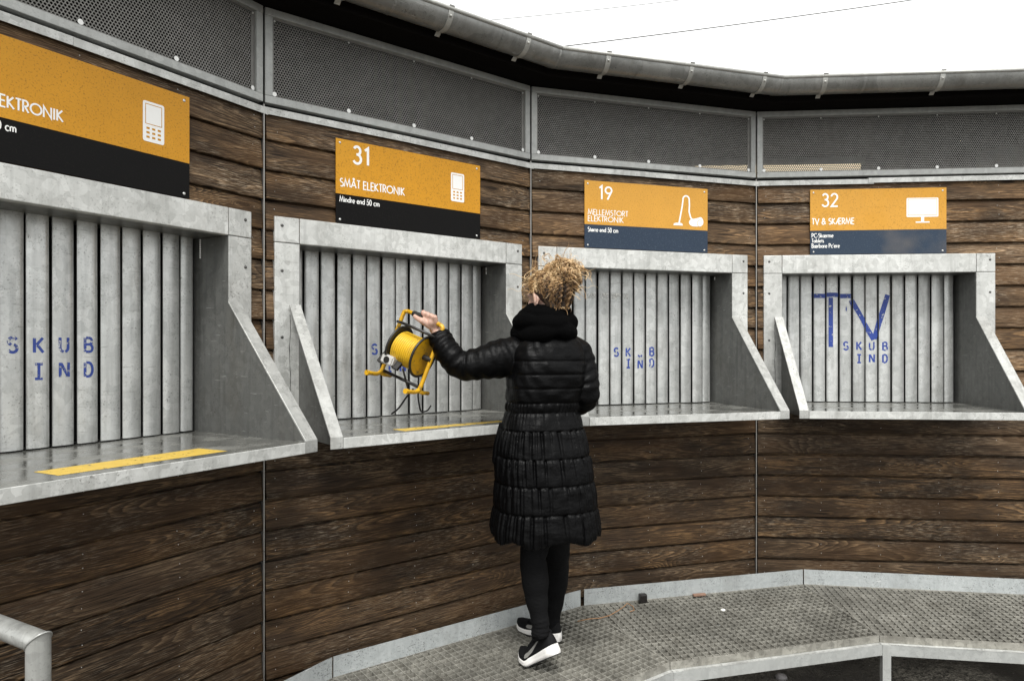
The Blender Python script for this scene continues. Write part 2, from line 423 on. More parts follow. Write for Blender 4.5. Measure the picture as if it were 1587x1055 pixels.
# ------------------------------------------------------------------ hatches
FACE = .034                                    # front face of the surround
def rounded_slat():
    prof = []; w = .0322
    for i in range(7):
        t = -1 + 2 * i / 6; prof.append((t * (w - .003), -.0045 * (1 - t * t) - .004))
    prof = [(-w, .0022), (-w, -.001)] + prof + [(w, -.001), (w, .0022)]
    mb = MB(); rr = []
    for z in (0, .25, .5, .742): rr.append([(x, y, z) for x, y in prof])
    mb.loft(rr); return mb.me(M['slat'], auto=35)
slat_me = rounded_slat()
cache = {}
def shared(key, fn):
    if key not in cache: cache[key] = fn()
    return cache[key]
def hatch_parts():
    d = {}
    G = .0012
    d['top_plate'] = MB().box(INN0 + G, INN1 - G, -FACE, .0, ITOP, OTOP, .003).me(M['collar'])
    d['corner_l'] = MB().box(OUT0, INN0 - G, -FACE, 0, ITOP + G, OTOP, .003).me(M['collar'])
    d['corner_r'] = MB().box(INN1 + G, OUT1, -FACE, 0, ITOP + G, OTOP, .003).me(M['collar'])
    d['jamb_l'] = MB().box(OUT0, INN0, -FACE, 0, 1.0, ITOP - G, .003).me(M['collar'])
    d['jamb_r'] = MB().box(INN1, OUT1, -FACE, 0, 1.0, ITOP - G, .003).me(M['collar'])
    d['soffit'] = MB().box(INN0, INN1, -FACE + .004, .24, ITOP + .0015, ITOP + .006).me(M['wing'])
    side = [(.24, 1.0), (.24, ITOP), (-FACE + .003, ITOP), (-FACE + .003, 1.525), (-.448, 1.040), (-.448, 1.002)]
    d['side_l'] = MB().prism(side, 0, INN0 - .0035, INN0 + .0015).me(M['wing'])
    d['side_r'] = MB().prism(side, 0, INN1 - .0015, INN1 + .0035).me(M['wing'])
    for s, u0, u1 in (('l', INN0 - .042, INN0 + .0045), ('r', INN1 - .0045, INN1 + .048)):
        mb = MB()
        p = [(-FACE - .001, 1.532), (-.452, 1.042), (-.452, .999)]
        q = [(-.4475, .999), (-.4475, 1.0385), (-FACE - .001, 1.523)]
        mb.prism(p + q, 0, u0, u1)
        bm = bmesh.new(); vv = [bm.verts.new(x) for x in mb.v]
        for f in mb.f: bm.faces.new([vv[i] for i in f])
        bmesh.ops.bevel(bm, geom=[e for e in bm.edges], offset=.0012, segments=1, affect='EDGES')
        d['flange_' + s] = MB().bm(bm).me(M['flange'])
    d['shelf'] = MB().box(INN0 + .003, INN1 - .003, -.4465, .24, 1.0315, 1.0365).me(M['shelf'])
    d['lip'] = MB().box(INN0 + .006, INN1 - .006, -.4525, -.4468, .999, 1.0372, .0015).me(M['collar'])
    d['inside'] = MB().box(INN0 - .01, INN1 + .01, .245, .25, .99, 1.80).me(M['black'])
    d['bolts'] = [(.072, 1.845), (.072, 1.665), (.072, 1.40), (1.262, 1.845), (1.262, 1.665), (1.262, 1.40)]
    d['bolt'] = MB().ball((0, 0, 0), (.0065, .004, .0065), 10, 6).me(M['bolt'], True)
    return d
HP = hatch_parts()
HL = ['nearest steel chute hatch at the left edge with a broad yellow strip on its shelf', 'steel chute hatch under sign 31 that the yellow cable reel swings into',
      'steel chute hatch under sign 19, right behind the woman in black', 'steel chute hatch under sign 32 with large TV letters on its slats']
DAY_TABS = {0: (1.70, 1.775, 9), 1: (1.735, 1.772, 2), 2: (1.752, 1.772, 1), 3: (1.76, 1.77, 0)}
ROW1 = [1.3680, 1.3510, 1.3320, 1.3670]; ROW2 = [1.2840, 1.2720, 1.2650, 1.2930]

# --- geometric stroke lettering
def arc(cx, cy, rx, ry, a0, a1, n=14):
    return [(cx + rx * math.cos(R(a0 + (a1 - a0) * i / n)), cy + ry * math.sin(R(a0 + (a1 - a0) * i / n))) for i in range(n + 1)]
def circ(cx, cy, r): return arc(cx, cy, r, r, 0, 360, 22)
GL = {   # advance, strokes (cap height 1, x height .62)
 'A': (.76, [[(.02, 0), (.37, 1), (.72, 0)], [(.15, .33), (.59, .33)]]),
 'Å': (.76, [[(.02, 0), (.37, .93), (.72, 0)], [(.15, .31), (.59, .31)], circ(.37, 1.12, .09)]),
 'Æ': (.98, [[(.0, 0), (.47, 1), (.94, 1)], [(.17, .33), (.52, .33)], [(.52, 1), (.52, 0), (.94, 0)], [(.52, .52), (.90, .52)]]),
 'B': (.56, [[(.05, 0), (.05, 1), (.22, 1)] + arc(.22, .77, .21, .23, 90, -90)[1:] + [(.05, .54)], [(.22, .54)] + arc(.22, .27, .27, .27, 90, -90)[1:] + [(.05, 0)]]),
 'D': (.76, [[(.05, 0), (.05, 1), (.22, 1)] + arc(.22, .5, .46, .5, 90, -90, 18)[1:] + [(.05, 0)]]),
 'E': (.52, [[(.46, 1), (.05, 1), (.05, 0), (.46, 0)], [(.05, .53), (.43, .53)]]),
 'I': (.22, [[(.08, 0), (.08, 1)]]),
 'J': (.3, [[(.2, 1), (.2, 0)]]),
 'K': (.60, [[(.05, 0), (.05, 1)], [(.50, 1), (.08, .53), (.56, 0)]]),
 'L': (.46, [[(.05, 1), (.05, 0), (.42, 0)]]),
 'M': (.94, [[(.03, 0), (.17, 1), (.45, .12), (.73, 1), (.87, 0)]]),
 'N': (.80, [[(.05, 0), (.05, .97), (.69, .03), (.69, 1)]]),
 'O': (1.02, [circ(.49, .5, .46)]),
 'P': (.54, [[(.05, 0), (.05, 1), (.22, 1)] + arc(.22, .73, .25, .27, 90, -90)[1:] + [(.05, .46)]]),
 'R': (.56, [[(.05, 0), (.05, 1), (.22, 1)] + arc(.22, .75, .23, .25, 90, -90)[1:] + [(.05, .50)], [(.20, .48), (.50, 0)]]),
 'S': (.52, [arc(.25, .755, .19, .225, 50, 270, 12) + arc(.25, .265, .22, .265, 90, -140, 12)[1:]]),
 'T': (.50, [[(.02, 1), (.48, 1)], [(.25, 1), (.25, 0)]]),
 'U': (.66, [[(.05, 1), (.05, .29)] + arc(.31, .29, .26, .29, 180, 360)[1:] + [(.57, 1)]]),
 'V': (.70, [[(.02, 1), (.34, 0), (.66, 1)]]),
 '&': (.74, [[(.68, .02), (.18, .72)] + arc(.30, .80, .15, .19, 210, -40, 10) + [(.12, .38)] + arc(.27, .24, .22, .24, 140, 320, 10) + [(.62, .50)]]),
 'C': (.72, [arc(.49, .5, .44, .5, 50, 310, 18)]),
 '1': (.42, [[(.08, .84), (.26, 1), (.26, 0)]]),
 '2': (.58, [arc(.27, .74, .22, .26, 170, -35, 12) + [(.06, 0), (.52, 0)]]),
 '3': (.58, [arc(.26, .76, .19, .24, 155, -80, 12) , [(.22, .53)] + arc(.26, .27, .23, .27, 85, -155, 14)]),
 '5': (.56, [[(.46, 1), (.18, 1), (.11, .56)] + arc(.24, .33, .25, .32, 118, -150, 14)]),
 '9': (.58, [circ(.28, .70, .24), [(.48, .56), (.20, 0)]]),
 '0': (.60, [arc(.28, .5, .22, .5, 0, 360, 22)]),
 'a': (.62, [circ(.28, .30, .25), [(.53, .60), (.53, 0)]]), 'b': (.62, [[(.06, 1), (.06, 0)], circ(.31, .30, .25)]),
 'c': (.52, [arc(.31, .30, .25, .30, 50, 310)]), 'd': (.62, [circ(.28, .30, .25), [(.53, 1), (.53, 0)]]),
 'e': (.58, [[(.05, .32), (.52, .32)] + arc(.285, .30, .24, .28, 5, 315, 16)]),
 'i': (.18, [[(.08, 0), (.08, .58)], [(.08, .76), (.08, .86)]]), 'k': (.48, [[(.06, 0), (.06, 1)], [(.40, .58), (.08, .32), (.44, 0)]]),
 'l': (.18, [[(.08, 0), (.08, 1)]]), 'm': (.88, [[(.06, 0), (.06, .58)], [(.06, .36)] + arc(.24, .38, .17, .20, 180, 0) + [(.41, 0)], [(.41, .36)] + arc(.59, .38, .17, .20, 180, 0) + [(.76, 0)]]),
 'n': (.54, [[(.06, 0), (.06, .58)], [(.06, .36)] + arc(.25, .37, .19, .21, 180, 0) + [(.44, 0)]]),
 'o': (.60, [circ(.29, .30, .25)]), 'r': (.32, [[(.06, 0), (.06, .58)], [(.06, .40), (.16, .56), (.29, .57)]]),
 's': (.36, [arc(.17, .44, .12, .14, 50, 270, 8) + arc(.17, .16, .13, .15, 90, -140, 8)[1:]]), 't': (.30, [[(.13, .84), (.13, 0)], [(.01, .58), (.26, .58)]]),
 'ø': (.60, [circ(.29, .30, .25), [(.06, .0), (.52, .60)]]), 'æ': (.92, [circ(.27, .30, .24), [(.48, .32), (.88, .32)] + arc(.67, .30, .21, .28, 5, 315, 14), [(.48, .58), (.48, 0)]]),
 '-': (.34, [[(.05, .34), (.27, .34)]]), "'": (.16, [[(.08, .95), (.06, .74)]]), ' ': (.30, []),
}
def stroke(mb, pts, t, y, tr):
    """a flat mitred stroke of width t in the x-z plane"""
    n = len(pts); clo = n > 3 and abs(pts[0][0] - pts[-1][0]) + abs(pts[0][1] - pts[-1][1]) < 1e-6
    L = []; Rr = []
    for i in range(n):
        p = Vector(pts[i])
        a = Vector(pts[i - 1]) if i else (Vector(pts[-2]) if clo else None)
        b = Vector(pts[i + 1]) if i < n - 1 else (Vector(pts[1]) if clo else None)
        d0 = (p - a).normalized() if a is not None else None; d1 = (b - p).normalized() if b is not None else None
        if d0 is None: d0 = d1
        if d1 is None: d1 = d0
        m = d0 + d1
        if m.length < 1e-4: m = d0
        m.normalize(); nn = Vector((-m.y, m.x)); c = max(.35, nn.dot(Vector((-d0.y, d0.x))))
        L.append(p + nn * t / 2 / c); Rr.append(p - nn * t / 2 / c)
    v = []; f = []
    for i in range(n): v += [tr(*L[i], y), tr(*Rr[i], y)]
    for i in range(n - 1): f.append((2 * i, 2 * i + 1, 2 * i + 3, 2 * i + 2))
    mb.add(v, f)
def text(mb, s, u, z, h, width, y, weight=.115):
    TRK = .07; tot = sum(GL[ch][0] + TRK for ch in s); sx = width / tot; x = u; q = 0
    for ch in s:
        adv, st = GL[ch]
        for p in st:
            q += 1
            stroke(mb, [(a * sx / h, b) for a, b in p], weight, y - .00006 * (q % 3), lambda a, b, yy, x=x: (x + a * h, yy, z + b * h))
        x += (adv + TRK) * sx
    return mb

STEN = {  # stencil letters, typewriter like
 'S': [arc(.5, .74, .36, .25, 25, 250, 10) , arc(.5, .26, .38, .26, 75, -160, 10)], 'K': [[(.12, 0), (.12, 1)], [(.86, 1), (.30, .52)], [(.38, .50), (.9, 0)]],
 'U': [[(.10, 1), (.10, .30)] + arc(.48, .30, .38, .30, 180, 265, 6)[1:], arc(.48, .30, .38, .30, 285, 360, 6) + [(.86, 1)]],
 'B': [[(.14, 0), (.14, 1)], [(.24, 1), (.55, 1)] + arc(.55, .77, .27, .23, 85, -85, 8) + [(.24, .53)], [(.55, .50)] + arc(.55, .26, .33, .26, 85, -85, 8) + [(.24, 0)]],
 'I': [[(.5, 0), (.5, 1)], [(.16, 1), (.84, 1)], [(.16, 0), (.84, 0)]], 'N': [[(.12, 0), (.12, 1)], [(.20, .95), (.82, .05)], [(.90, 0), (.90, 1)]],
 'D': [[(.14, 0), (.14, 1)], [(.24, 1), (.45, 1)] + arc(.45, .5, .43, .5, 85, -85, 12) + [(.24, 0)]],
 'u': [arc(.48, .30, .38, .30, 200, 265, 6), arc(.48, .30, .38, .30, 285, 340, 6)],
}
SY = -.0098
def letter(par, ch, zc, worn=False, h=.046, w=.032, dx=0.0):
    mb = MB()
    for i, p in enumerate(STEN[ch]):
        stroke(mb, [((a - .5) * w + dx, (b - .5) * h + zc) for a, b in p], (.0092 if not worn else .0085), SY - .00005 * i, lambda a, b, yy: (a, yy, b))
    # lie on the curved slat front
    for q in mb.v: q.y = -.0045 * (1 - (q.x / .0325) ** 2) - .004 - .0007 + (q.y - SY)
    return mb.build('painted_letter', M['blueworn' if worn else 'blue'], par)
def clip(poly, x0, x1):
    for (sg, lim) in ((1, x0), (-1, x1)):
        out = []
        for i in range(len(poly)):
            p, q = poly[i], poly[(i + 1) % len(poly)]; a, b = sg * (p[0] - lim), sg * (q[0] - lim)
            if a >= 0: out.append(p)
            if a * b < 0: t = a / (a - b); out.append((p[0] + (q[0] - p[0]) * t, p[1] + (q[1] - p[1]) * t))
        poly = out
        if not poly: return []
    return poly
def band(p, q, t):
    d = (Vector(q) - Vector(p)).normalized(); n = Vector((-d.y, d.x)) * t / 2
    return [tuple(Vector(p) + n), tuple(Vector(p) - n), tuple(Vector(q) - n), tuple(Vector(q) + n)]

for k in range(4):
    H = empty('chute_hatch', fpt(k, .666, 0, 1.0), ANG[k], HL[k], 'hatch', 'steel chute hatches')
    o3 = Vector((.666, 0, 1.0))
    def part(name, me, shift=o3): return link(name, me, H, -shift)
    part('top_plate', HP['top_plate']); part('corner_plate', HP['corner_l']); part('corner_plate', HP['corner_r'])
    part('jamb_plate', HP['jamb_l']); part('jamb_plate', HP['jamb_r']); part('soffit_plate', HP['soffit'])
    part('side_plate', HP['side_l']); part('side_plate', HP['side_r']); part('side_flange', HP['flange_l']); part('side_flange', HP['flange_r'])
    sh = part('shelf', HP['shelf']); part('shelf_lip', HP['lip']); part('inner_board', HP['inside'])
    for (u, z) in HP['bolts']: link('bolt', HP['bolt'], H, Vector((u, -FACE, z)) - o3)
    rw = random.Random(60 + k)
    wl = [(.1035 + .0022 * math.sin(z * 31 + k) + rw.uniform(-.0012, .0012), -FACE - .0004, z) for z in np.linspace(1.49, 1.16, 26)]
    link('weld_run', MB().tube(wl, [(.0013 * rw.uniform(.6, 1.5), .0008) for _ in wl], 6).me(M['bolt'], shift=o3), H)
    slats = []
    rs = random.Random(20 + k)
    for i in range(14):
        uc = .152 + .074 * (i + .5) + .001
        s = link('slat', slat_me, H, Vector((uc + rs.uniform(-.0012, .0012), .150 + rs.uniform(-.003, .003), 1.0415)) - o3, (0, rs.uniform(-.002, .002), rs.uniform(-.03, .03)))
        if i == 13: s.location.y += .012; s.scale.x = .80; s.location.x -= .006
        slats.append(s)
    for i, ch in enumerate('SKUB'):
        letter(slats[5 + i], 'u' if (k == 2 and ch == 'U') else ch, ROW1[k] - 1.0415 + (.003 if (k, ch) == (2, 'B') else rs.uniform(-.002, .002)), worn=(k in (0, 1)) or (k == 3 and ch == 'U'))
    for i, ch in enumerate('IND'):
        letter(slats[6 + i], ch, ROW2[k] - 1.0415 + rs.uniform(-.003, .003) + (.006 if (k, ch) == (2, 'D') else 0), worn=(k == 0))
    if k == 3:                                     # the big hand stencilled T and V, broken where the slats part
        strokes = [band((.368, 1.665), (.590, 1.664), .026), band((.476, 1.653), (.476, 1.362), .025), band((.588, 1.640), (.7185, 1.402), .027), band((.797, 1.664), (.7215, 1.405), .029)]
        gaps = [0, 0, 0, .004]
        for b_i, poly in enumerate(strokes):
            for i, s in enumerate(slats):
                cu = .152 + .074 * (i + .5) + .001
                cp = clip(poly, cu - .0325, cu + .0325)
                if len(cp) < 3: continue
                jz = rs.uniform(-.004, .004)
                # subdivide across so it follows the slat's curve
                mb = MB(); xs = [cu - .0325 + .0065 * j for j in range(11)]
                for a, bb in zip(xs[:-1], xs[1:]):
                    c2 = clip(cp, a, bb)
                    if len(c2) >= 3:
                        mb.add([(x - cu, -.0045 * (1 - ((x - cu) / .0325) ** 2) - .0047 - .00008 * b_i, z + jz - 1.0415) for x, z in c2], [tuple(range(len(c2)))])
                if mb.f: mb.build('painted_letter', M['blue'], s)
        mb = MB(); mb.add([(-.0060 + .004, -.0086, 1.575 - 1.0415), (.001 + .004, -.0086, 1.57 - 1.0415), (.002 + .004, -.0086, 1.585 - 1.0415), (-.001 + .004, -.0086, 1.60 - 1.0415), (-.005 + .004, -.0086, 1.597 - 1.0415)], [(0, 1, 2, 3, 4)])
        mb.build('paint_drip', M['blue'], slats[5])
    if k == 2:
        for i in (3, 4, 5, 6):
            w_ = (.028, .027, .029, .014)[i - 3]
            mb = MB(); n_ = 6
            for j in range(n_):
                x0, x1 = -w_ + 2 * w_ * j / n_, -w_ + 2 * w_ * (j + 1) / n_
                if i == 6: x0 -= .016; x1 -= .016
                mb.add([(x, -.0045 * (1 - (x / .0325) ** 2) - .0047, z - 1.0415) for x, z in ((x0, 1.629), (x1, 1.629), (x1, 1.661), (x0, 1.661))], [(0, 1, 2, 3)])
            mb.build('tape_residue', M['residue'], slats[i])
    # daylight through the gap at the slat curtain's top right, painted as white tabs
    z0_, z1_, nt_ = DAY_TABS[k]
    mb = MB()
    for i in range(max(1, nt_)):
        zz = z0_ + (z1_ - z0_) * (i + .5) / max(1, nt_); hh = (z1_ - z0_) / max(1, nt_) * .42
        mb.box(1.1815, 1.1862, .128, .134, zz - hh, zz + hh, .0008)
    if k < 3: link('daylight_tab', mb.me(M['white'], shift=o3), H)
    # yellow marking strip on the shelf
    if k in (0, 1):
        q = [(-1.242, 1.772), (-1.144, 1.721), (-.886, 2.128), (-1.002, 2.183)] if k == 0 else [(-.473, 2.690), (-.415, 2.636), (-.030, 2.975), (-.058, 3.010)]
        loc = []
        for (x, y) in q:
            d = Vector((x, y)) - A[k]; loc.append((d.dot(fdir(k)), -d.dot(fnor(k))))
        mb = MB(); n_ = 16
        rj = random.Random(3 + k)
        Lf, Rt = [], []
        for i in range(n_ + 1):
            t = i / n_; j1 = rj.uniform(-.004, .004) * (k == 1) ; j2 = rj.uniform(-.006, .006) * (k == 1)
            a = Vector(loc[0]).lerp(Vector(loc[3]), t); b = Vector(loc[1]).lerp(Vector(loc[2]), t)
            Lf.append((a.x, a.y + j1, 1.0371)); Rt.append((b.x, b.y + j2, 1.0371))
        mb.add(Lf + Rt, [(i, i + 1, n_ + 2 + i, n_ + 1 + i) for i in range(n_)])
        link('marking_strip', mb.me(M['yellow'], shift=o3), H)

# ------------------------------------------------------------------ signs
def sign(k, kind, label, mats):
    Sg = empty('sign_board', fpt(k, .664, .030, 1.883), ANG[k], label, 'sign', 'orange sorting signs above the hatches')
    o = Vector((.664, -.030, 1.883)); zs = (2.006, 2.005, 2.006, 2.017)[k]; z1 = (2.239, 2.236, 2.236, 2.248)[k]
    yf = -.0345
    u0, u1 = .297, 1.031
    link('header_plate', MB().box(u0, u1, yf, -.030, zs, z1).me(mats[0], shift=o), Sg)
    link('footer_plate', MB().box(u0, u1, yf, -.030, 1.883, zs - .0006).me(mats[1], shift=o), Sg)
    y = yf - .0006
    def line(s, u, z, h, w, wt=.115): link('lettering', text(MB(), s, u, z, h, w, y, wt).me(M['white'], shift=o), Sg)
    for (u, z) in ((u0 + .018, z1 - .017), (u1 - .020, z1 - .017), (u0 + .018, 1.897), (u1 - .020, 1.897)):
        link('screw', shared('sscrew', lambda: MB().ball((0, 0, 0), (.0055, .003, .0055), 10, 6).me(M['screw'], True)), Sg, Vector((u, yf, z)) - o)
    ic = MB()
    def rect(a, b, c, d, yy=y): ic.add([(a, yy, c), (b, yy, c), (b, yy, d), (a, yy, d)], [(0, 1, 2, 3)])
    def fan(pts, yy=y): ic.add([(a, yy, b) for a, b in pts], [tuple(range(len(pts)))])
    def rrect(a, b, c, d, r, yy=y): fan(arc(b - r, d - r, r, r, 0, 90, 5) + arc(a + r, d - r, r, r, 90, 180, 5) + arc(a + r, c + r, r, r, 180, 270, 5) + arc(b - r, c + r, r, r, 270, 360, 5), yy)
    if kind == 'phone':
        line('31', .372, 2.143, .072, .088, .15); line('SMÅT ELEKTRONIK', .315, 2.037, .033, .308, .15); line('Mindre end 50 cm', .313, 1.972, .023, .186, .15)
        a, b, c, d = .864, .938, 2.046, 2.180
        rrect(a, b, c, d, .007)
        link('pictogram', ic.me(M['white'], shift=o), Sg)
        ic = MB(); yo = y - .0003
        w_ = .0022
        sa, sb, sc, sd = a + .008, b - .008, c + .058, d - .008
        for q in ((sa, sb, sc, sc + w_), (sa, sb, sd - w_, sd), (sa, sa + w_, sc + w_, sd - w_), (sb - w_, sb, sc + w_, sd - w_)): ic.add([(q[0], yo, q[2]), (q[1], yo, q[2]), (q[1], yo, q[3]), (q[0], yo, q[3])], [(0, 1, 2, 3)])
        for i in range(3):
            for j in range(3):
                x = a + .012 + .0195 * i; z = c + .012 + .0145 * j
                ic.add([(x, yo, z), (x + .011, yo, z), (x + .011, yo, z + .007), (x, yo, z + .007)], [(0, 1, 2, 3)])
        link('keypad', ic.me(mats[0], shift=o), Sg)
    elif kind == 'vacuum':
        line('19', .375, 2.141, .070, .086, .13); line('MELLEMSTORT', .315, 2.057, .0275, .234, .13); line('ELEKTRONIK', .315, 2.023, .0275, .208, .13); line('Større end 50 cm', .315, 1.968, .023, .176, .15)
        hose = [(.853, 2.038), (.872, 2.13), (.877, 2.165)] + arc(.8965, 2.170, .0195, .020, 170, 10, 10) + [(.917, 2.14), (.915, 2.105), (.925, 2.072), (.942, 2.056)]
        stroke(ic, hose, .0085, y, lambda a, b, yy: (a, yy, b))
        fan([(.817, 2.026), (.876, 2.026), (.874, 2.036), (.864, 2.040), (.836, 2.040), (.822, 2.036)], y - .0001)
        fan(arc(.945, 2.046, .031, .021, 90, 270, 10) + [(.985, 2.026)] + arc(.985, 2.052, .019, .026, -40, 120, 8), y - .0002)
        link('pictogram', ic.me(M['white'], shift=o), Sg)
        ic = MB(); stroke(ic, arc(.9835, 2.043, .0185, .0185, 60, 290, 16), .0022, y - .0005, lambda a, b, yy: (a, yy, b))
        link('wheel_outline', ic.me(mats[0], shift=o), Sg)
    else:
        line('32', .359, 2.153, .070, .098, .13); line('TV & SKÆRME', .306, 2.052, .033, .234, .15)
        line('PC-Skærme', .305, 1.978, .023, .120, .15); line('Tablets', .305, 1.950, .021, .068, .15); line("Bærbare Pc'ere", .305, 1.920, .023, .154, .15)
        rrect(.818, .988, 2.086, 2.192, .006); rect(.896, .912, 2.0605, 2.0858); rect(.867, .941, 2.0535, 2.0603)
        link('pictogram', ic.me(M['white'], shift=o), Sg)
        ic = MB(); yo = y - .0003; w_ = .0022; sa, sb, sc, sd = .825, .981, 2.096, 2.186
        for q in ((sa, sb, sc, sc + w_), (sa, sb, sd - w_, sd), (sa, sa + w_, sc + w_, sd - w_), (sb - w_, sb, sc + w_, sd - w_)): ic.add([(q[0], yo, q[2]), (q[1], yo, q[2]), (q[1], yo, q[3]), (q[0], yo, q[3])], [(0, 1, 2, 3)])
        link('screen_outline', ic.me(mats[0], shift=o), Sg)
    return Sg
sign(0, 'phone', 'large orange and black sign at the left edge with a phone pictogram, lettering cut off', (M['orange'], M['signblack']))
sign(1, 'phone', 'orange and black sign numbered 31 with a phone pictogram', (M['orange'], M['signblack']))
sign(2, 'vacuum', 'orange and sky-tinted dark sign numbered 19 with a vacuum cleaner pictogram', (M['orangepale'], M['signskytint']))
sign(3, 'tv', 'orange and faded, sky-tinted dark sign numbered 32 with a television pictogram', (M['orangepale'], M['signgrey']))

# ------------------------------------------------------------------ perforated ventilation screens
def perforated(x0, x1, z0, z1, pitch=.0112, r=.0043, th=.0016):
    nx = int((x1 - x0) / pitch); nz = int((z1 - z0) / (pitch * .866))
    ii, jj = np.meshgrid(np.arange(nx), np.arange(nz)); ii = ii.ravel(); jj = jj.ravel()
    cx = x0 + pitch * (ii + .5 * (jj % 2) + .25); cz = z0 + pitch * .866 * (jj + .5)
    a = np.radians(30 + 60 * np.arange(6)); Ro = pitch / math.sqrt(3)
    n = len(cx); V = np.zeros((n, 18, 3))
    V[:, 0:6, 0] = cx[:, None] + Ro * np.cos(a); V[:, 0:6, 2] = cz[:, None] + Ro * np.sin(a)
    V[:, 6:12, 0] = cx[:, None] + r * np.cos(a); V[:, 6:12, 2] = cz[:, None] + r * np.sin(a)
    V[:, 12:18] = V[:, 6:12]; V[:, 12:18, 1] = th
    f = []
    for i in range(6):
        j = (i + 1) % 6; f += [(i, j, 6 + j, 6 + i), (6 + i, 6 + j, 12 + j, 12 + i)]
    F = (np.arange(n)[:, None, None] * 18 + np.array(f)[None]).reshape(-1, 4)
    me = bpy.data.meshes.new('perf'); V = V.reshape(-1, 3)
    me.vertices.add(len(V)); me.vertices.foreach_set('co', V.ravel()); me.loops.add(F.size); me.loops.foreach_set('vertex_index', F.ravel())
    me.polygons.add(len(F)); me.polygons.foreach_set('loop_start', np.arange(len(F)) * 4); me.update(calc_edges=True)
    me.materials.append(M['perf']); return me
VL = ['perforated steel vent screen at the top left, cut by the picture edge', 'long perforated steel vent screen above sign 31', 'perforated steel vent screen above sign 19', 'perforated steel vent screen at the right with lamplight behind it']
for k in range(4):
    w = WID[k]; u0, u1 = .008, w - .010; z0, z1 = 2.324, 2.700
    V = empty('vent_screen', fpt(k, w / 2, 0, z0), ANG[k], VL[k], 'screen', 'perforated vent screens under the eaves'); o = Vector((w / 2, 0, z0))
    fw = .030; yf = -.026
    link('frame_rail', MB().box(u0, u1, yf, .006, z0, z0 + fw, .002).me(M['frame'], shift=o), V); link('frame_rail', MB().box(u0, u1, yf, .006, z1 - fw, z1, .002).me(M['frame'], shift=o), V)
    link('frame_stile', MB().box(u0, u0 + fw, yf + .001, .006, z0 + fw, z1 - fw, .002).me(M['frame'], shift=o), V); link('frame_stile', MB().box(u1 - fw, u1, yf + .001, .006, z0 + fw, z1 - fw, .002).me(M['frame'], shift=o), V)
    # solid margin of the sheet inside the frame
    a0, a1, b0, b1 = u0 + fw, u1 - fw, z0 + fw, z1 - fw; m_ = .008
    mb = MB()
    for q in ((a0, a1, b0, b0 + m_), (a0, a1, b1 - m_, b1), (a0, a0 + m_, b0 + m_, b1 - m_), (a1 - m_ - .008, a1, b0 + m_, b1 - m_)): mb.box(q[0], q[1], -.0125, -.0105, q[2], q[3])
    link('sheet_margin', mb.me(M['perf'], shift=o), V)
    tag(link('perforated_sheet', perforated(a0 + m_ - .004, a1 - m_ - .002, b0 + m_ - .003, b1 - m_ + .004), V, -o + Vector((0, -.010, 0))), kind='stuff')
    ns = 5 if k < 3 else 8
    for i in range(ns):
        u = a0 + .010 + (a1 - a0 - .020) * i / (ns - 1)
        link('screw', shared('washer', lambda: MB().disc((0, 0, 0), (0, 1, 0), .0088, .0035, 16).me(M['screw'], auto=40)), V, Vector((u, -.0145, b0 + .013)) - o)
        link('screw', shared('washer2', lambda: MB().ball((0, 0, 0), (.0045, .003, .0045), 8, 6).me(M['screw'], True)), V, Vector((u, -.0145, b1 - .012)) - o)
        if i in (0,): pass

# ------------------------------------------------------------------ eaves, roof, interior
def strip(mb, n0, n1, z0, z1):
    """solid between two offsets of the wall line"""
    a, b = offset_poly(n0), offset_poly(n1)
    for i in range(len(a) - 1):
        v = [(p.x, p.y, z) for z in (z0, z1) for p in (a[i], a[i + 1], b[i + 1], b[i])]
        mb.add(v, [(3, 2, 1, 0), (4, 5, 6, 7), (0, 1, 5, 4), (1, 2, 6, 5), (2, 3, 7, 6), (3, 0, 4, 7)])
    return mb
RF = empty('building_roof', (0.6, 4.4, 2.7), 0, 'dark overhanging roof edge of the curved building behind the gutter', 'roof')
ro = Vector((.6, 4.4, 2.7))
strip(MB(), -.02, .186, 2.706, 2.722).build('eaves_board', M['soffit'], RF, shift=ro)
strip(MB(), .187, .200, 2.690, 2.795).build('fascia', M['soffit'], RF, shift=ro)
strip(MB(), -2.6, .186, 2.79, 2.83).build('roof_deck', M['roof'], RF, shift=ro)
strip(MB(), -2.6, -.03, 2.70, 2.788).build('ceiling', M['inner'], RF, shift=ro)
strip(MB(), -2.64, -2.60, -.25, 2.79).build('rear_wall', M['inner'], RF, shift=ro)
e0, e1 = offset_poly(-2.6), offset_poly(0)
for i in (0, 4):
    p, q = e0[i], e1[i]
    MB().beam((p.x, p.y, 1.27), (q.x, q.y, 1.27), .03, 3.03).build('end_wall', M['inner'], RF, shift=ro)
# partition seen through the right hand screen, lit by the room lamp
p = fpt(3, 1.72, -.9); q = fpt(3, 2.2, -.55)
MB().beam((p.x, p.y, 2.3), (q.x, q.y, 2.3), .03, .8).build('partition', plain('pale_partition', (.45, .42, .36), .7), RF, shift=ro)

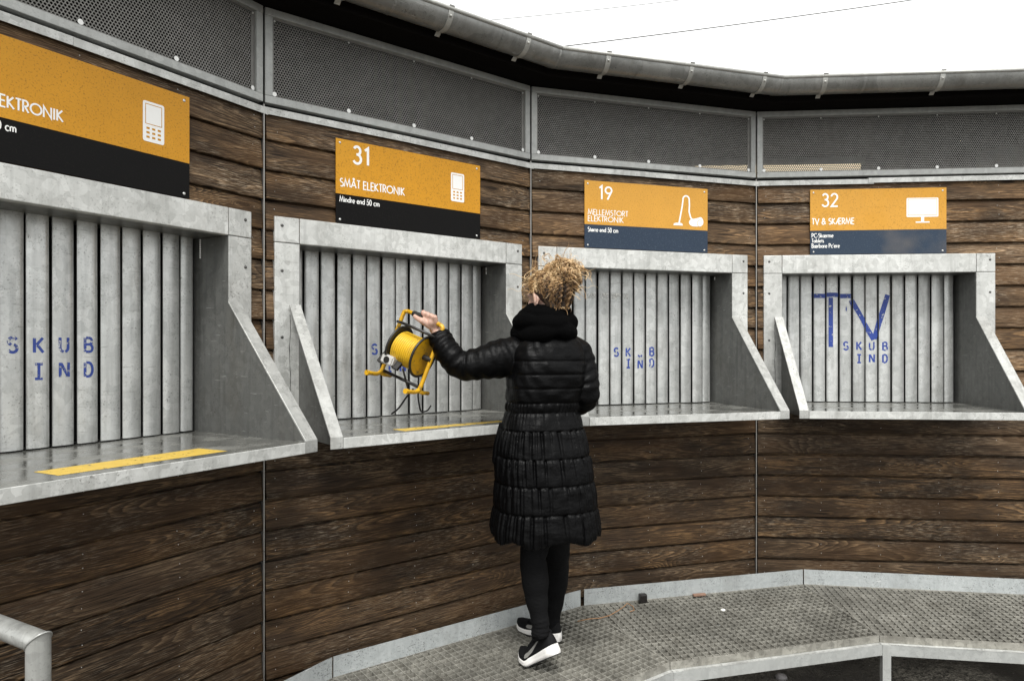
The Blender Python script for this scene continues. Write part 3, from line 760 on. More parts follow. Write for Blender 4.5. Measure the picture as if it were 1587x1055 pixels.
lm = N('warm_lamp_tube'); lm.set(Base_Color=(.9, .8, .6), Emission_Color=(1.0, .82, .55), Emission_Strength=.34)
la, lb = Vector((1.30, 4.84, 2.615)), Vector((2.43, 4.78, 2.615))
LP = empty('tube_lamp', (la + lb) / 2, 0, 'lit warm tube lamp glimpsed behind the perforated screens', 'lamp')
lc = (la + lb) / 2
MB().tube([la, lb], .030, 14).build('tube', lm.m, LP, shift=lc, smooth=True)
MB().beam(la + Vector((-.03, 0, .045)), lb + Vector((.03, 0, .045)), .07, .045).build('lamp_housing', M['frame'], LP, shift=lc)
for s_ in (la, lb):
    MB().beam(s_ + Vector((0, 0, .06)), s_ + Vector((0, 0, .09)), .02, .02, Vector((0, 1, 0))).build('hanger', M['frame'], LP, shift=lc)
pl = bpy.data.lights.new('tube_light', 'AREA'); pl.shape = 'RECTANGLE'; pl.size = 1.1; pl.size_y = .04; pl.energy = 2.2; pl.color = (1, .80, .5)
plo = bpy.data.objects.new('tube_light', pl); C.objects.link(plo); plo.location = (la + lb) / 2 + Vector((0, 0, -.03)); plo.rotation_euler = (0, 0, math.atan2((lb - la).y, (lb - la).x))

# gutter
GR, GN, GZ = .066, .262, 2.772
GT = empty('rain_gutter', (0.6, 3.4, 2.7), 0, 'grey half round zinc gutter running along the eaves', 'gutter'); go = Vector((.6, 3.4, 2.7))
cl = offset_poly(GN)
def gutter_ring(p, nrm, sc=1.0):
    out = []
    r = GR
    for i in range(19):
        a = R(180 + 180 * i / 18 + 0); out.append((nrm * (-math.cos(a)) * r * -1 * sc, math.sin(a) * r))
    ring = [Vector((p.x + q.x, p.y + q.y, GZ + z)) for q, z in out]
    inner = [Vector((p.x + q.x * .965, p.y + q.y * .965, GZ + z * .965 + .001)) for q, z in reversed(out)]
    return ring + inner
for k in range(4):
    na = fnor(k) if k == 0 else (fnor(k - 1) + fnor(k)).normalized(); nb = fnor(k) if k == 3 else (fnor(k) + fnor(k + 1)).normalized()
    sa = 1.0 if k == 0 else 1 / math.cos(TURN / 2); sb = 1.0 if k == 3 else 1 / math.cos(TURN / 2)
    mb = MB(); a, b = cl[k], cl[k + 1]
    rings = []
    for t in np.linspace(0, 1, 9):
        nn = (na * sa).lerp(nb * sb, t); p = a.lerp(b, t); rings.append(gutter_ring(p, nn))
    mb.loft(rings); mb.build('gutter_length', M['gutter'], GT, shift=go, auto=40)
    # rolled bead on the court side
    r0 = a + na * sa * GR; r1 = b + nb * sb * GR
    MB().tube([(r0.x, r0.y, GZ + .004), (r1.x, r1.y, GZ + .004)], .0095, 10).build('rolled_bead', M['strap'], GT, shift=go, smooth=True)
    # straps
    for t in ((.55, .9), (.14, .50, .83), (.20, .56, .90), (.10, .36, .62, .85))[k]:
        d = fdir(k); nn = fnor(k); c0 = a.lerp(b, t); rr = []
        for i in range(15):
            an = R(-2 - 118 * i / 14); rad_ = GR + .0025
            for_ = Vector((c0.x + nn.x * math.cos(an) * rad_, c0.y + nn.y * math.cos(an) * rad_, GZ + math.sin(an) * rad_))
            inn = Vector((c0.x + nn.x * math.cos(an) * (rad_ - .002), c0.y + nn.y * math.cos(an) * (rad_ - .002), GZ + math.sin(an) * (rad_ - .002)))
            D = Vector((d.x, d.y, 0)) * .012
            rr.append([for_ - D, for_ + D, inn + D, inn - D])
        top = Vector((c0.x + nn.x * (GR + .012), c0.y + nn.y * (GR + .012), GZ + .014)); D = Vector((d.x, d.y, 0)) * .012
        lo_ = top + Vector((-nn.x * .004, -nn.y * .004, 0))
        rr.insert(0, [top - D, top + D, lo_ + D, lo_ - D])
        e = Vector((c0.x - nn.x * .05, c0.y - nn.y * .05, GZ - GR - .006)); e2 = e + Vector((0, 0, .002))
        rr.append([e - D, e + D, e2 + D, e2 - D])
        br = MB().loft(rr).build('strap', M['strap'], GT, shift=go)
        an = R(-22); pc = Vector((c0.x + nn.x * math.cos(an) * (GR + .004), c0.y + nn.y * math.cos(an) * (GR + .004), GZ + math.sin(an) * (GR + .004)))
        MB().ball(pc, .006, 8, 5).build('rivet', M['strap'], br, shift=go, smooth=True)
    # soldered sleeve joints
    for t in ((.75,), (.30, .72, .985), (.33, .985), (.02, .19, .27))[k]:
        c0 = a.lerp(b, t); d = fdir(k)
        rg = []
        for q in (-.006, .006):
            p = c0 + d * q; rg.append([Vector((p.x + fnor(k).x * math.cos(R(-180 * i / 14)) * (GR + .0016), p.y + fnor(k).y * math.cos(R(-180 * i / 14)) * (GR + .0016), GZ + math.sin(R(-180 * i / 14)) * (GR + .0016))) for i in range(15)])
        MB().loft(rg, cap=False, closed=False).build('joint_seam', M['gutter'], GT, shift=go)

# ------------------------------------------------------------------ steel grating walkway
FZ = .025                                        # walking surface
SC_ = (EYE - FZ) / EYE
Q = [Vector(p) * SC_ for p in ((-1.468, 1.690), (-.738, 2.815), (.371, 3.597), (1.676, 3.924), (3.600, 3.645))]
Rf = [Vector(p) * SC_ for p in ((-.795, 1.41), (-.203, 2.32), (.683, 2.951), (1.735, 3.225), (3.500, 2.968))]
WL = ['short end of the steel walkway at the lower left below the pipe rail', 'steel grating walkway section the woman stands on', 'middle steel grating walkway section with litter on it', 'right-hand steel grating walkway section below the television hatch']
def seg_clip(p, d, poly):
    """parameter range of the line p+t*d inside a convex polygon"""
    t0, t1 = -9, 9; n = len(poly)
    c = sum(poly, Vector((0, 0))) / n
    for i in range(n):
        a, b = poly[i], poly[(i + 1) % n]; e = b - a; nn = Vector((-e.y, e.x))
        if nn.dot(c - a) < 0: nn = -nn
        num = nn.dot(p - a); den = nn.dot(d)
        if abs(den) < 1e-9:
            if num < 0: return None
            continue
        t = -num / den
        if den > 0: t0 = max(t0, t)
        else: t1 = min(t1, t)
    return (t0, t1) if t1 - t0 > .01 else None
for k in range(4):
    q0, q1, r1, r0 = Q[k], Q[k + 1], Rf[k + 1], Rf[k]
    e = (q1 - q0).normalized(); nv = Vector((e.y, -e.x)); ez = math.atan2(e.y, e.x)
    base = Vector(((q0.x + q1.x + r0.x + r1.x) / 4, (q0.y + q1.y + r0.y + r1.y) / 4, -.25))
    WK = empty('grating_walkway', base, 0, WL[k], 'walkway', 'steel walkway sections along the wall')
    if k == 0: cen0 = base
    inset = .004
    cen = Vector((base.x, base.y)); poly = [cen + (p - cen) * .9955 for p in (q0, q1, r1, r0)]
    # grating
    mb = MB(); L = (q1 - q0).length
    i = 0; u = .012
    bars = []
    while u < L + .3:
        p = q0 + e * u; s = seg_clip(p, nv, poly)
        if s: bars.append((p + nv * s[0], p + nv * s[1], .0030, .046, FZ - .023))
        u += .0345
    v = .012
    while v < 1.0:
        p = q0 + nv * v; s = seg_clip(p, e, poly)
        if s: bars.append((p + e * s[0], p + e * s[1], .0024, .040, FZ - .0215))
        v += .0345
    for a, b, w_, h_, zc in bars: mb.beam((a.x, a.y, zc), (b.x, b.y, zc), w_, h_)
    tag(mb.build('grating_mesh', M['grate'], WK, shift=base), kind='stuff')
    # banding round the panel
    for nm, a, b in (('edge_band', poly[0], poly[1]), ('edge_band', poly[1], poly[2]), ('edge_band', poly[3], poly[2]), ('edge_band', poly[0], poly[3])):
        MB().beam((a.x, a.y, FZ - .0155), (b.x, b.y, FZ - .0155), .004, .032).build(nm, M['grate'], WK, shift=base)
    # kick plate against the wall
    g0, g1 = (.0, .0)
    if k == 1: g1 = .008
    if k == 2: g0 = .008
    a = q0 + e * (.003 + g0) - nv * .004; b = q1 - e * (.003 + g1) - nv * .004
    MB().beam((a.x, a.y, FZ + .018), (b.x, b.y, FZ + .018), .004, .128).build('kick_plate', M['plate'], WK, shift=base)
    # angle frame along the front and legs
    f0, f1 = r0, r1; fe = (f1 - f0).normalized(); fn = Vector((fe.y, -fe.x))
    a, b = f0 + fn * .014 + fe * .002, f1 + fn * .014 - fe * .002
    MB().beam((a.x, a.y, FZ - .060), (b.x, b.y, FZ - .060), .005, .050).build('front_rail', M['frame'], WK, shift=base)
    a2, b2 = f0 + fn * .0045, f1 + fn * .0045
    MB().beam((a2.x, a2.y, FZ - .0345), (b2.x, b2.y, FZ - .0345), .024, .004).build('rail_ledge', M['collar'], WK, shift=base)
    for t in (.28, .72):
        c_ = f0.lerp(f1, t) + fn * .013
        MB().beam((c_.x - fe.x * .06, c_.y - fe.y * .06, FZ - .033), (c_.x + fe.x * .06, c_.y + fe.y * .06, FZ - .033), .010, .007).build('clip', M['collar'], WK, shift=base)
    legs = [f1 - fe * .026 + fn * .002] if k == 0 else [f0 + fe * .026 + fn * .002] + ([f1 - fe * .04] if k == 3 else [])
    for c_ in legs + [q0 + e * .12 + nv * .09, q1 - e * .12 + nv * .09]:
        MB().beam((c_.x, c_.y, -.25), (c_.x, c_.y, FZ - .036 if c_ in legs else FZ - .033), .036, .036, Vector((fn.x, fn.y, 0))).build('leg', M['frame'], WK, shift=base)

# litter on the grating
def gp(px, py, z): d = (EYE - z) * 1058 / (py - 537.9); return Vector(((px - 793.5) / 1058 * d, d, z))
p = gp(995.5, 931.5, FZ)
mb = MB(); mb.box(-.020, .020, -.016, .016, 0, .045, .006)
tag(mb.build('plug', plain('black_plastic', (.012, .010, .009), .35), None, p + Vector((0, -.012, .0005)), (0, 0, .25)), 'small black plastic block lying against the steel kick plate', 'litter')
p = gp(1083, 922, FZ)
tag(MB().box(-.036, .036, -.010, .010, 0, .012, .003).build('brick_chip', plain('brick_chip_red', (.22, .13, .09), .8), None, p + Vector((0, -.008, .0005)), (0, 0, .22)), 'flat reddish chip lying beside the kick plate', 'litter')
p = gp(1120.5, 947, FZ)
tag(MB().ball((0, 0, .007), (.013, .010, .0075), 10, 7).build('pebble', plain('white_pebble', (.75, .74, .68), .6), None, p + Vector((0, 0, .0005)), smooth=True), 'small white pebble on the middle grating', 'litter')
tw = [gp(x, y, FZ + h) for x, y, h in ((895, 962, .006), (912, 958.5, .010), (930, 957, .008), (945, 953, .010), (957, 946, .014), (966, 940, .010), (972, 934, .012), (981, 939, .008), (983, 945, .006), (976, 947, .006))]
tag(MB().tube(tw, .0022, 6).build('twig', plain('rusty_twig', (.28, .15, .07), .7), smooth=True), 'thin curled orange brown wire across two gratings', 'litter')
p = gp(1211, 1049, -.245)
tag(MB().ball((0, 0, 0), (.03, .024, .02), 12, 8).build('stone', plain('wet_stone', (.16, .15, .15), .3), None, p, smooth=True), 'wet grey stone on the tarmac below the walkway', 'stone')

# pipe rail at the lower left
HR = empty('pipe_railing', (-.975, 1.405, FZ), 0, 'galvanised pipe railing corner at the lower left', 'railing'); ho = Vector((-.975, 1.405, FZ))
c1 = Vector((-.975, 1.405, .755)); c0 = Vector((-1.62, 1.76, .755))
prad = .0225
# mitred corner
dv = (c0 - c1).normalized(); up = Vector((0, 0, -1)); mn = (up - dv).normalized()
def mitre_tube(mb, start, end, plane_n, rad, seg=20):
    d = (end - start).normalized(); x = d.cross(Vector((0, .3, .95)) if abs(d.z) < .9 else Vector((0, 1, 0))).normalized(); y = d.cross(x); a = []; b = []
    for i in range(seg):
        o = x * math.cos(2 * math.pi * i / seg) * rad + y * math.sin(2 * math.pi * i / seg) * rad
        t = -plane_n.dot(o) / plane_n.dot(d); a.append(start + o + d * t); b.append(end + o)
    mb.loft([a, b]); return mb
pn = (up - dv).normalized()
mitre_tube(MB(), c1, Vector((-.975, 1.405, FZ)), pn, prad).build('post', M['pipe'], HR, shift=ho, auto=40)
mitre_tube(MB(), c1, c0, pn, prad).build('top_rail', M['pipe'], HR, shift=ho, auto=40)
weld = []
ax1 = dv.cross(up).normalized(); ax2 = pn.cross(ax1).normalized()
s_ = math.sqrt(max(0.0, 1 - pn.dot(up) ** 2)); 
for i in range(25):
    t = 2 * math.pi * i / 24; weld.append(c1 + ax1 * math.cos(t) * prad * 1.01 + ax2 * math.sin(t) * prad * 1.01 / abs(pn.dot(up)))
MB().tube(weld, .0022, 6, cap=False).build('weld_bead', M['pipe'], HR, shift=ho, smooth=True)

# overhead wires
def wire(a, b, r, label, sag=.15):
    pts = [a.lerp(b, t) + Vector((0, 0, -sag * 4 * t * (1 - t))) for t in np.linspace(0, 1, 25)]
    o = MB().tube(pts, r, 6).build('overhead_wire', M['wire'], smooth=True); return tag(o, label, 'wire', 'overhead wires in the sky')
M['wire'] = plain('wire_grey', (.06, .055, .05), .7)
wa = wire(at(560, 108, 16), at(1700, -45, 22), .0125, 'lower dark overhead wire crossing the white sky')
M['wire'] = plain('wire_pale', (.20, .20, .20), .7)
wb = wire(at(520, 51, 20), at(1250, -26, 26), .0105, 'upper faint overhead wire crossing the white sky')

# ------------------------------------------------------------------ the woman
def remesh(o, vox, smooth=4, fac=.5):
    m = o.modifiers.new('remesh', 'REMESH'); m.mode = 'VOXEL'; m.voxel_size = vox; m.use_smooth_shade = True
    if smooth:
        q = o.modifiers.new('smooth', 'SMOOTH'); q.iterations = smooth; q.factor = fac
    return o
def smoothpts(pts, n):
    """Catmull-Rom through points (any dimension)"""
    pts = [np.array(p, float) for p in pts]; P = [2 * pts[0] - pts[1]] + pts + [2 * pts[-1] - pts[-2]]; out = []
    m = len(pts) - 1
    for i in range(n + 1):
        t = min(m - 1e-9, i / n * m); k = int(t); t -= k; a, b, c, d = P[k:k + 4]
        out.append(.5 * ((2 * b) + (-a + c) * t + (2 * a - 5 * b + 4 * c - d) * t * t + (-a + 3 * b - 3 * c + d) * t ** 3))
    return out
def zof(py, d): return EYE + (537.9 - py) / 1058 * d

M['skin'] = plain('skin', (.50, .32, .25), .5, var=.08, Subsurface_Weight=.08)
M['skin'].node_tree.nodes  # plain skin
g = N('black_quilted_nylon'); c = g.coord()
sx_ = g.n('ShaderNodeMapping'); g.l(c, sx_.inputs[0]); sx_.inputs['Rotation'].default_value = (0, R(38), 0); sx_.inputs['Scale'].default_value = (1.0, 1.0, 2.6)
wr = g.math('ADD', g.noise(g.vm('MULTIPLY', c, (1.0, 1.0, .45)), 26, 5, .6, .8), g.math('MULTIPLY', g.noise(sx_.outputs[0], 18, 4, .55, .4), .9))
wr2 = g.noise(c, 75, 4, .6, .5)
g.bump(g.math('ADD', wr, g.math('MULTIPLY', wr2, .25)), .42, .009)
M['coat'] = g.set(Base_Color=g.mix(g.noise(c, 8, 3), (.0009, .0009, .0010), (.0024, .0024, .0027)), Roughness=.42, Specular_IOR_Level=.10)
g = N('black_knit'); c = g.coord()
g.bump(g.math('ADD', g.noise(g.vm('MULTIPLY', c, (1, 1, 3)), 60, 4), g.noise(c, 400, 2)), .7, .006)
M['knit'] = g.set(Base_Color=(.0015, .0015, .0016), Roughness=.95, Specular_IOR_Level=.05)
g = N('black_leggings'); c = g.coord()
g.bump(g.noise(g.vm('MULTIPLY', c, (1, 1, 2.5)), 45, 3), .4, .006)
M['legging'] = g.set(Base_Color=g.mix(g.noise(c, 12, 3), (.0035, .0035, .0038), (.0065, .0065, .007)), Roughness=.85, Specular_IOR_Level=.12)
M['shoe'] = plain('black_shoe_mesh', (.005, .005, .0055), .8, scale=220, Specular_IOR_Level=.2)
M['sole'] = plain('white_foam_sole', (.80, .78, .75), .6, var=.06, scale=30)
M['greymark'] = plain('grey_shoe_mark', (.22, .215, .20), .5)
M['rubber'] = plain('black_rubber', (.012, .012, .012), .7)
HAIR = [plain('hair_dark_blonde', (.17, .096, .043), .5, var=.25), plain('hair_honey', (.46, .285, .130), .45, var=.25), plain('hair_blonde', (.72, .53, .30), .42, var=.2), plain('hair_root', (.030, .017, .009), .6, var=.3)]
for h_ in HAIR: h_.node_tree.nodes

PB = Vector((.15, 2.90, FZ))
PR = empty('person', PB, 0, 'woman with curly blonde hair in a long black quilted coat swinging a cable reel', 'person')
D0 = 2.85
RX = Vector((.955, .297, 0)); FW = Vector((-.297, .955, 0))         # her right and the way she faces
def cx_at(px, d=D0): return (px - 793.5) / 1058 * d

# trunk of the coat: (image y, left x, right x, half depth)
TR = [(519, 815, 884, .085), (527, 802, 894, .105), (537, 793, 902, .120), (552, 788, 907, .132), (575, 786, 906, .140), (600, 785, 903, .138), (622, 784, 899, .128),
      (638, 783, 897, .122), (650, 781, 899, .128), (670, 776, 905, .142), (714, 769, 913, .168), (757, 767, 919, .182), (801, 765, 924, .192), (838, 761, 929, .200), (848, 762, 928, .198)]
def trunk(zs):
    a = np.array(TR, float); z = zof(a[:, 0], D0 - a[:, 3])
    o = np.argsort(z); z = z[o]; l = cx_at(a[o, 1]); r = cx_at(a[o, 2]); dp = a[o, 3]
    return np.interp(zs, z, (l + r) / 2), np.interp(zs, z, (r - l) / 2), np.interp(zs, z, dp)
TA = np.array(TR, float)
def zb_(py): return zof(py, D0 - float(np.interp(py, TA[:, 0], TA[:, 3])))
ztop, zbot = zb_(519), zb_(848)
SEAM = [zb_(y) for y in (560, 581, 603)]                       # back quilting
TIER = [zb_(y) for y in (670, 714, 757, 801)]                  # skirt tiers
BELT0, BELT1 = zb_(641), zb_(625)
zs = np.arange(zbot, ztop, .0030); X, HW, HD = trunk(zs)
k_ = np.array([.25, .5, .25]); NA = 260
for arr in (X, HW, HD):
    for _ in range(6): arr[1:-1] = arr[:-2] * .25 + arr[1:-1] * .5 + arr[2:] * .25
rings = []
rp = random.Random(5); gather = {}
tiers = [zbot] + sorted(TIER) + [BELT0]
for i in range(len(tiers)): gather[i] = [(26, rp.uniform(0, 6.28)), (38, rp.uniform(0, 6.28)), (54, rp.uniform(0, 6.28))]
for z, xc, hw, hd in zip(zs, X, HW, HD):
    row = []
    allseams = sorted(SEAM + TIER + [BELT0, BELT1])
    ds = min(abs(z - s_) for s_ in allseams)
    lo = max([s_ for s_ in [zbot - .02] + allseams if s_ <= z]); hi = min([s_ for s_ in allseams + [ztop + .05] if s_ > z])
    t = (z - lo) / (hi - lo); puff = math.sin(math.pi * t) ** .6
    skirt = z < BELT1
    amp = .0044 if skirt else .0030
    tier = max([i for i, s_ in enumerate(tiers) if z >= s_ - 1e-6])
    for j in range(NA):
        th = 2 * math.pi * j / NA
        e = .72 if z > BELT1 else .80
        cs, sn = math.cos(th), math.sin(th)
        x = math.copysign(abs(cs) ** e, cs) * hw; y = math.copysign(abs(sn) ** e, sn) * hd
        rad = amp * puff - .004
        if BELT0 < z < BELT1: rad += .0035 * math.sin(th * 44 + 3 * math.sin(th * 5)) * puff - .002
        elif skirt:
            g_ = 0
            for (fr, ph), w_ in zip(gather[tier], (.62, .38, .18)): g_ += w_ * (1 - abs(math.sin(.5 * fr * th + ph + .7 * math.sin(3 * th + 2 * ph) + 2.5 * (z - lo) * math.sin(5 * th + ph)))) ** 3.4
            fold = (.30 + .70 * t) if tier > 0 else .75
            rad -= (.030 * g_ - .004) * fold * (1 if z < TIER[0] else .30)
        else:
            rad += .0022 * math.sin(9 * th + 60 * z + 2 * math.sin(3 * th)) * puff
        nn = Vector((cs / hw, sn / hd)).normalized()
        rad -= .0042 * math.exp(-(ds / .0045) ** 2) * (.6 if BELT0 <= z <= BELT1 else 1 if skirt else .7)
        rad += .0035 * (mnoise.noise(Vector((x * 22, y * 22, z * 26))))
        p = Vector((xc, D0, 0)) + RX * (x + nn.x * rad) + FW * (y + nn.y * rad)
        # hem: slightly uneven
        zz = z + (.012 * math.sin(7 * th) * max(0, 1 - (z - zbot) / .06))
        p.z = zz; row.append(p)
    rings.append(row)
coat = MB(); coat.loft(rings)
# open front edge that hangs at her left side
fl = [(at(778, 655, 2.84), .012), (at(771, 690, 2.84), .018), (at(769, 714, 2.84), .019), (at(775, 728, 2.84), .010)]
coat.tube([p for p, r in fl], [r for p, r in fl], 12)

def sleeve(joints, n=70, folds=11, amp=.0045, seed=0, sharp=.6):
    """joints: (point, (r1, r2))"""
    rs = random.Random(seed)
    P_ = smoothpts([(*p, r) for p, r in joints], n); pts = [Vector(q[:3]) for q in P_]; rad = [q[3] for q in P_]
    t = [(pts[min(i + 1, n)] - pts[max(i - 1, 0)]).normalized() for i in range(n + 1)]
    x = t[0].cross(Vector((0, 0, 1))).normalized(); rr = []
    for i in range(n + 1):
        x = (x - t[i] * x.dot(t[i])).normalized(); y = t[i].cross(x); row = []
        for j in range(40):
            th = 2 * math.pi * j / 40
            f = math.sin(folds * 2 * math.pi * i / n + 1.2 * math.sin(th + seed) + .9 * math.sin(2 * th + i * .15))
            f = math.copysign(abs(f) ** sharp, f)
            r = rad[i] + amp * f + .004 * mnoise.noise(pts[i] * 22 + Vector((math.cos(th), math.sin(th), seed)) * 1.4)
            row.append(pts[i] + x * math.cos(th) * r + y * math.sin(th) * r)
        rr.append(row)
    return rr
SHL = at(808, 551, 2.85); ELB = at(716, 566, 2.80); WRI = at(678, 514, 2.84)
coat.loft(sleeve([(at(835, 556, 2.86), .085), (SHL, .085), (at(775, 556, 2.83), .080), (at(742, 563, 2.80), .066), (ELB, .060), (at(700, 553, 2.795), .056), (at(688, 536, 2.81), .052), (at(680, 519, 2.83), .047), (at(678.5, 515, 2.832), .040)], 80, 15, .0022, 1))
coat.loft(sleeve([(at(868, 549, 2.87), .080), (at(889, 550, 2.88), .080), (at(900, 570, 2.87), .066), (at(906, 592, 2.86), .061), (at(906, 612, 2.86), .060), (at(897, 622, 2.90), .058), (at(880, 620, 2.99), .052), (at(858, 612, 3.07), .046), (at(845, 608, 3.10), .042)], 80, 15, .0020, 4))
co = coat.build('coat', M['coat'], PR, shift=PB, smooth=True); remesh(co, .0031, 1, .2)

# scarf: a chunky knitted loop
sc = MB()
for (py, lx, rx, th_, dd, tilt, dz) in ((487, 807, 880, .030, .095, .05, 0), (500, 800, 889, .034, .110, -.02, 0), (515, 800, 890, .034, .115, .06, 0), (480, 812, 876, .022, .085, .02, 0)):
    cxx = cx_at((lx + rx) / 2); hw = cx_at(rx) - cxx - th_ * .55; z0 = zof(py, D0 - .06); pts = []
    n_ = 44
    for i in range(n_ + 1):
        a = 2 * math.pi * i / n_
        pts.append(Vector((cxx, D0, 0)) + RX * math.cos(a) * hw + FW * (math.sin(a) * dd + .01) + Vector((0, 0, z0 + tilt * hw * math.cos(a) + .006 * math.sin(3 * a + py) - .012 * (math.sin(a) > .3))))
    rr = [th_ * (1 + .10 * mnoise.noise(pts[i] * 30) + .16 * math.sin(5 * 2 * math.pi * i / n_ + py) + .1 * math.sin(9 * 2 * math.pi * i / n_)) for i in range(n_ + 1)]
    sc.tube(pts, rr, 14, cap=False)
sc.ball((cx_at(846), D0 + .01, zof(505, D0)), (.098, .09, .055), 20, 12)
so_ = sc.build('scarf', M['knit'], PR, shift=PB, smooth=True); remesh(so_, .005, 2)

# ---- body: one continuous figure
HC = at(848, 461, 2.85)                                            # head centre
HF = Vector((-.66, .75, -.10)).normalized()                        # where she looks
HR_ = HF.cross(Vector((0, 0, 1))).normalized(); HU = HR_.cross(HF)
HM = Matrix((HR_, HF, HU)).transposed()
def hp(r, f, u): return HC + HM @ Vector((r, f, u))
bd = MB()
bd.ball(hp(0, -.012, .022), (.073, .092, .088), 24, 16, HM)        # skull
bd.ball(hp(0, .030, -.030), (.058, .062, .080), 20, 14, HM)        # face
bd.ball(hp(0, .062, -.088), (.030, .028, .026), 14, 10, HM)        # chin
for s_ in (-1, 1):
    bd.ball(hp(.034 * s_, .050, -.022), (.024, .024, .022), 12, 8, HM)   # cheeks
    bd.ball(hp(.026 * s_, .066, .018), (.022, .018, .010), 12, 8, HM)    # brows
bd.tube([hp(0, .082, .012), hp(0, .094, -.008), hp(0, .105, -.026), hp(0, .092, -.034)], [.006, .0085, .012, .008], 10)   # nose
bd.ball(hp(0, .086, -.056), (.020, .010, .0055), 12, 8, HM); bd.ball(hp(0, .084, -.066), (.018, .010, .006), 12, 8, HM)   # lips
bd.tube([hp(0, -.028, -.03), hp(0, -.035, -.09), Vector((cx_at(846), D0 + .01, zof(520, D0)))], [.056, .054, .060], 18)
for s_ in (-1, 1):                                                 # ears
    e_ = hp(.076 * s_, -.008, -.012)
    pts = [e_ + HM @ Vector((.0085 * s_ * k1, q, w_ - .004)) for q, w_, k1 in ((.006, -.030, 0), (-.006, -.026, 1), (-.015, -.008, 2), (-.016, .012, 2), (-.006, .026, 1.5), (.008, .024, .5), (.012, .010, 0))]
    bd.tube(pts, [.0055, .006, .006, .006, .006, .0055, .005], 10)
    bd.ball(e_ + HM @ Vector((-.002 * s_, .0, -.004)), (.006, .016, .024), 12, 8, HM)
# trunk under the coat
body_r = []
for py in (775, 760, 740, 690, 640, 600, 560, 530, 520):
    z = zof(py, D0); x_, h_, d_ = [float(q[0]) for q in trunk(np.array([z]))]
    f_ = .62 if py > 640 else .74
    row = []
    for j in range(28):
        th = 2 * math.pi * j / 28; p = Vector((x_, D0, z)) + RX * math.cos(th) * h_ * f_ + FW * math.sin(th) * d_ * f_; row.append(p)
    body_r.append(row)
bd.loft(body_r)
# arms
bd.tube([at(835, 556, 2.86), SHL, at(760, 558, 2.82), ELB, at(700, 545, 2.81), WRI, at(674, 508, 2.85)], [.05, .052, .046, .040, .036, .027, .027], 16)
bd.tube([at(868, 549, 2.87), at(893, 553, 2.88), at(904, 590, 2.86), at(903, 612, 2.87), at(880, 620, 2.97), at(850, 610, 3.09), at(836, 604, 3.14)], [.05, .05, .043, .038, .036, .028, .03], 16)
# right hand, out of sight in front of her: relaxed
rh = at(836, 604, 3.14)
bd.ball(rh + Vector((-.03, .03, .0)), (.042, .042, .02), 14, 10)
for i_ in range(4):
    b0 = rh + Vector((-.055 + .010 * i_, .055 + .008 * i_, .012 - .014 * i_)); dv_ = Vector((-.75, .62, -.2)).normalized()
    bd.tube([b0 - dv_ * .03, b0 + dv_ * .02, b0 + dv_ * .045 + Vector((0, 0, -.008)), b0 + dv_ * (.06 + .006 * (i_ in (1, 2))) + Vector((0, 0, -.02))], [.0095, .009, .008, .0065], 10)
bd.tube([rh + Vector((-.01, .02, .01)), rh + Vector((-.03, .01, .035)), rh + Vector((-.055, .02, .045))], [.012, .010, .008], 10)
# legs
LL = [(at(838, 800, 2.86), .082), (at(829, 846, 2.83), .060), (at(826, 866, 2.815), .0545), (at(829, 893, 2.81), .0570), (at(831, 921, 2.81), .049), (at(835, 950, 2.805), .0385), (at(838, 970, 2.80), .036), (at(836, 984, 2.80), .036)]
RL = [(at(858, 800, 2.88), .082), (at(862, 846, 2.94), .060), (at(862, 870, 3.00), .056), (at(861, 893, 3.04), .0575), (at(859, 921, 3.07), .049), (at(856, 950, 3.09), .039), (at(855, 966, 3.10), .036), (at(853, 978, 3.105), .036)]
for Lg in (LL, RL): bd.tube([p for p, r in Lg], [r - .006 for p, r in Lg], 16)

# ---- the cable reel's frame of reference, then the hand that holds its grip
RA = Vector((.80, -.40, -.33)).normalized(); RB = Vector((-.30, .02, -.95)); RB = (RB - RA * RB.dot(RA)).normalized(); RC = RA.cross(RB)
if RC.y > 0: RC = -RC
G0 = at(657, 492.5, 2.84)                                            # middle of the handle
def rp_(a, b, c): return G0 + RA * a + RB * b + RC * c
GRIP = .0135
kn = []                                                            # left hand: knuckles over the grip, fingers round it
Uo = (-RB * .75 + RC * .66).normalized()
wrist = WRI
for i_, (ta, ln) in enumerate(((-.022, .92), (-.001, 1.0), (.020, .96), (.040, .80))):
    a0 = .010 + ta
    kc = G0 + RA * (a0 + .010) + Uo * (GRIP + .014)
    pts = [wrist.lerp(kc, .35), wrist.lerp(kc, .75), kc]
    for an in (48, 100, 150, 200):
        an_ = R(an * ln); dir_ = Uo * math.cos(an_) + (-RC * .66 - RB * .75).normalized() * 0
        o2 = RA.cross(Uo); 
        if o2.dot(RC) > 0: o2 = -o2
        dir_ = Uo * math.cos(an_) + o2 * math.sin(an_)
        pts.append(G0 + RA * (a0 - .004 * an / 100) + dir_ * (GRIP + .0085))
    bd.tube(pts, [.0125, .0120, .0110, .0098, .0092, .0086, .0070], 12)
pm = wrist.lerp(G0 + RA * .02 + Uo * (GRIP + .012), .55)
bd.ball(pm, (.026, .026, .022), 14, 10)
bd.tube([wrist.lerp(G0, .25) + RC * .012, G0 + RA * .012 + RC * .030 + RB * .012, G0 + RA * -.015 + RC * .026 + RB * .010, G0 - RA * .036 + RC * .021 + RB * .006], [.014, .0125, .0105, .0085], 12)
bo_ = bd.build('body', M['skin'], PR, shift=PB, smooth=True); remesh(bo_, .0040, 3)
for s_ in (-1, 1):
    MB().ball(hp(.029 * s_, .064, .004), .0115, 14, 10).build('eye', M['white'], PR, shift=PB, smooth=True)
MB().ball(hp(-.082, -.001, -.041), .0032, 8, 6).build('earring', M['darkmetal'], PR, shift=PB, smooth=True)

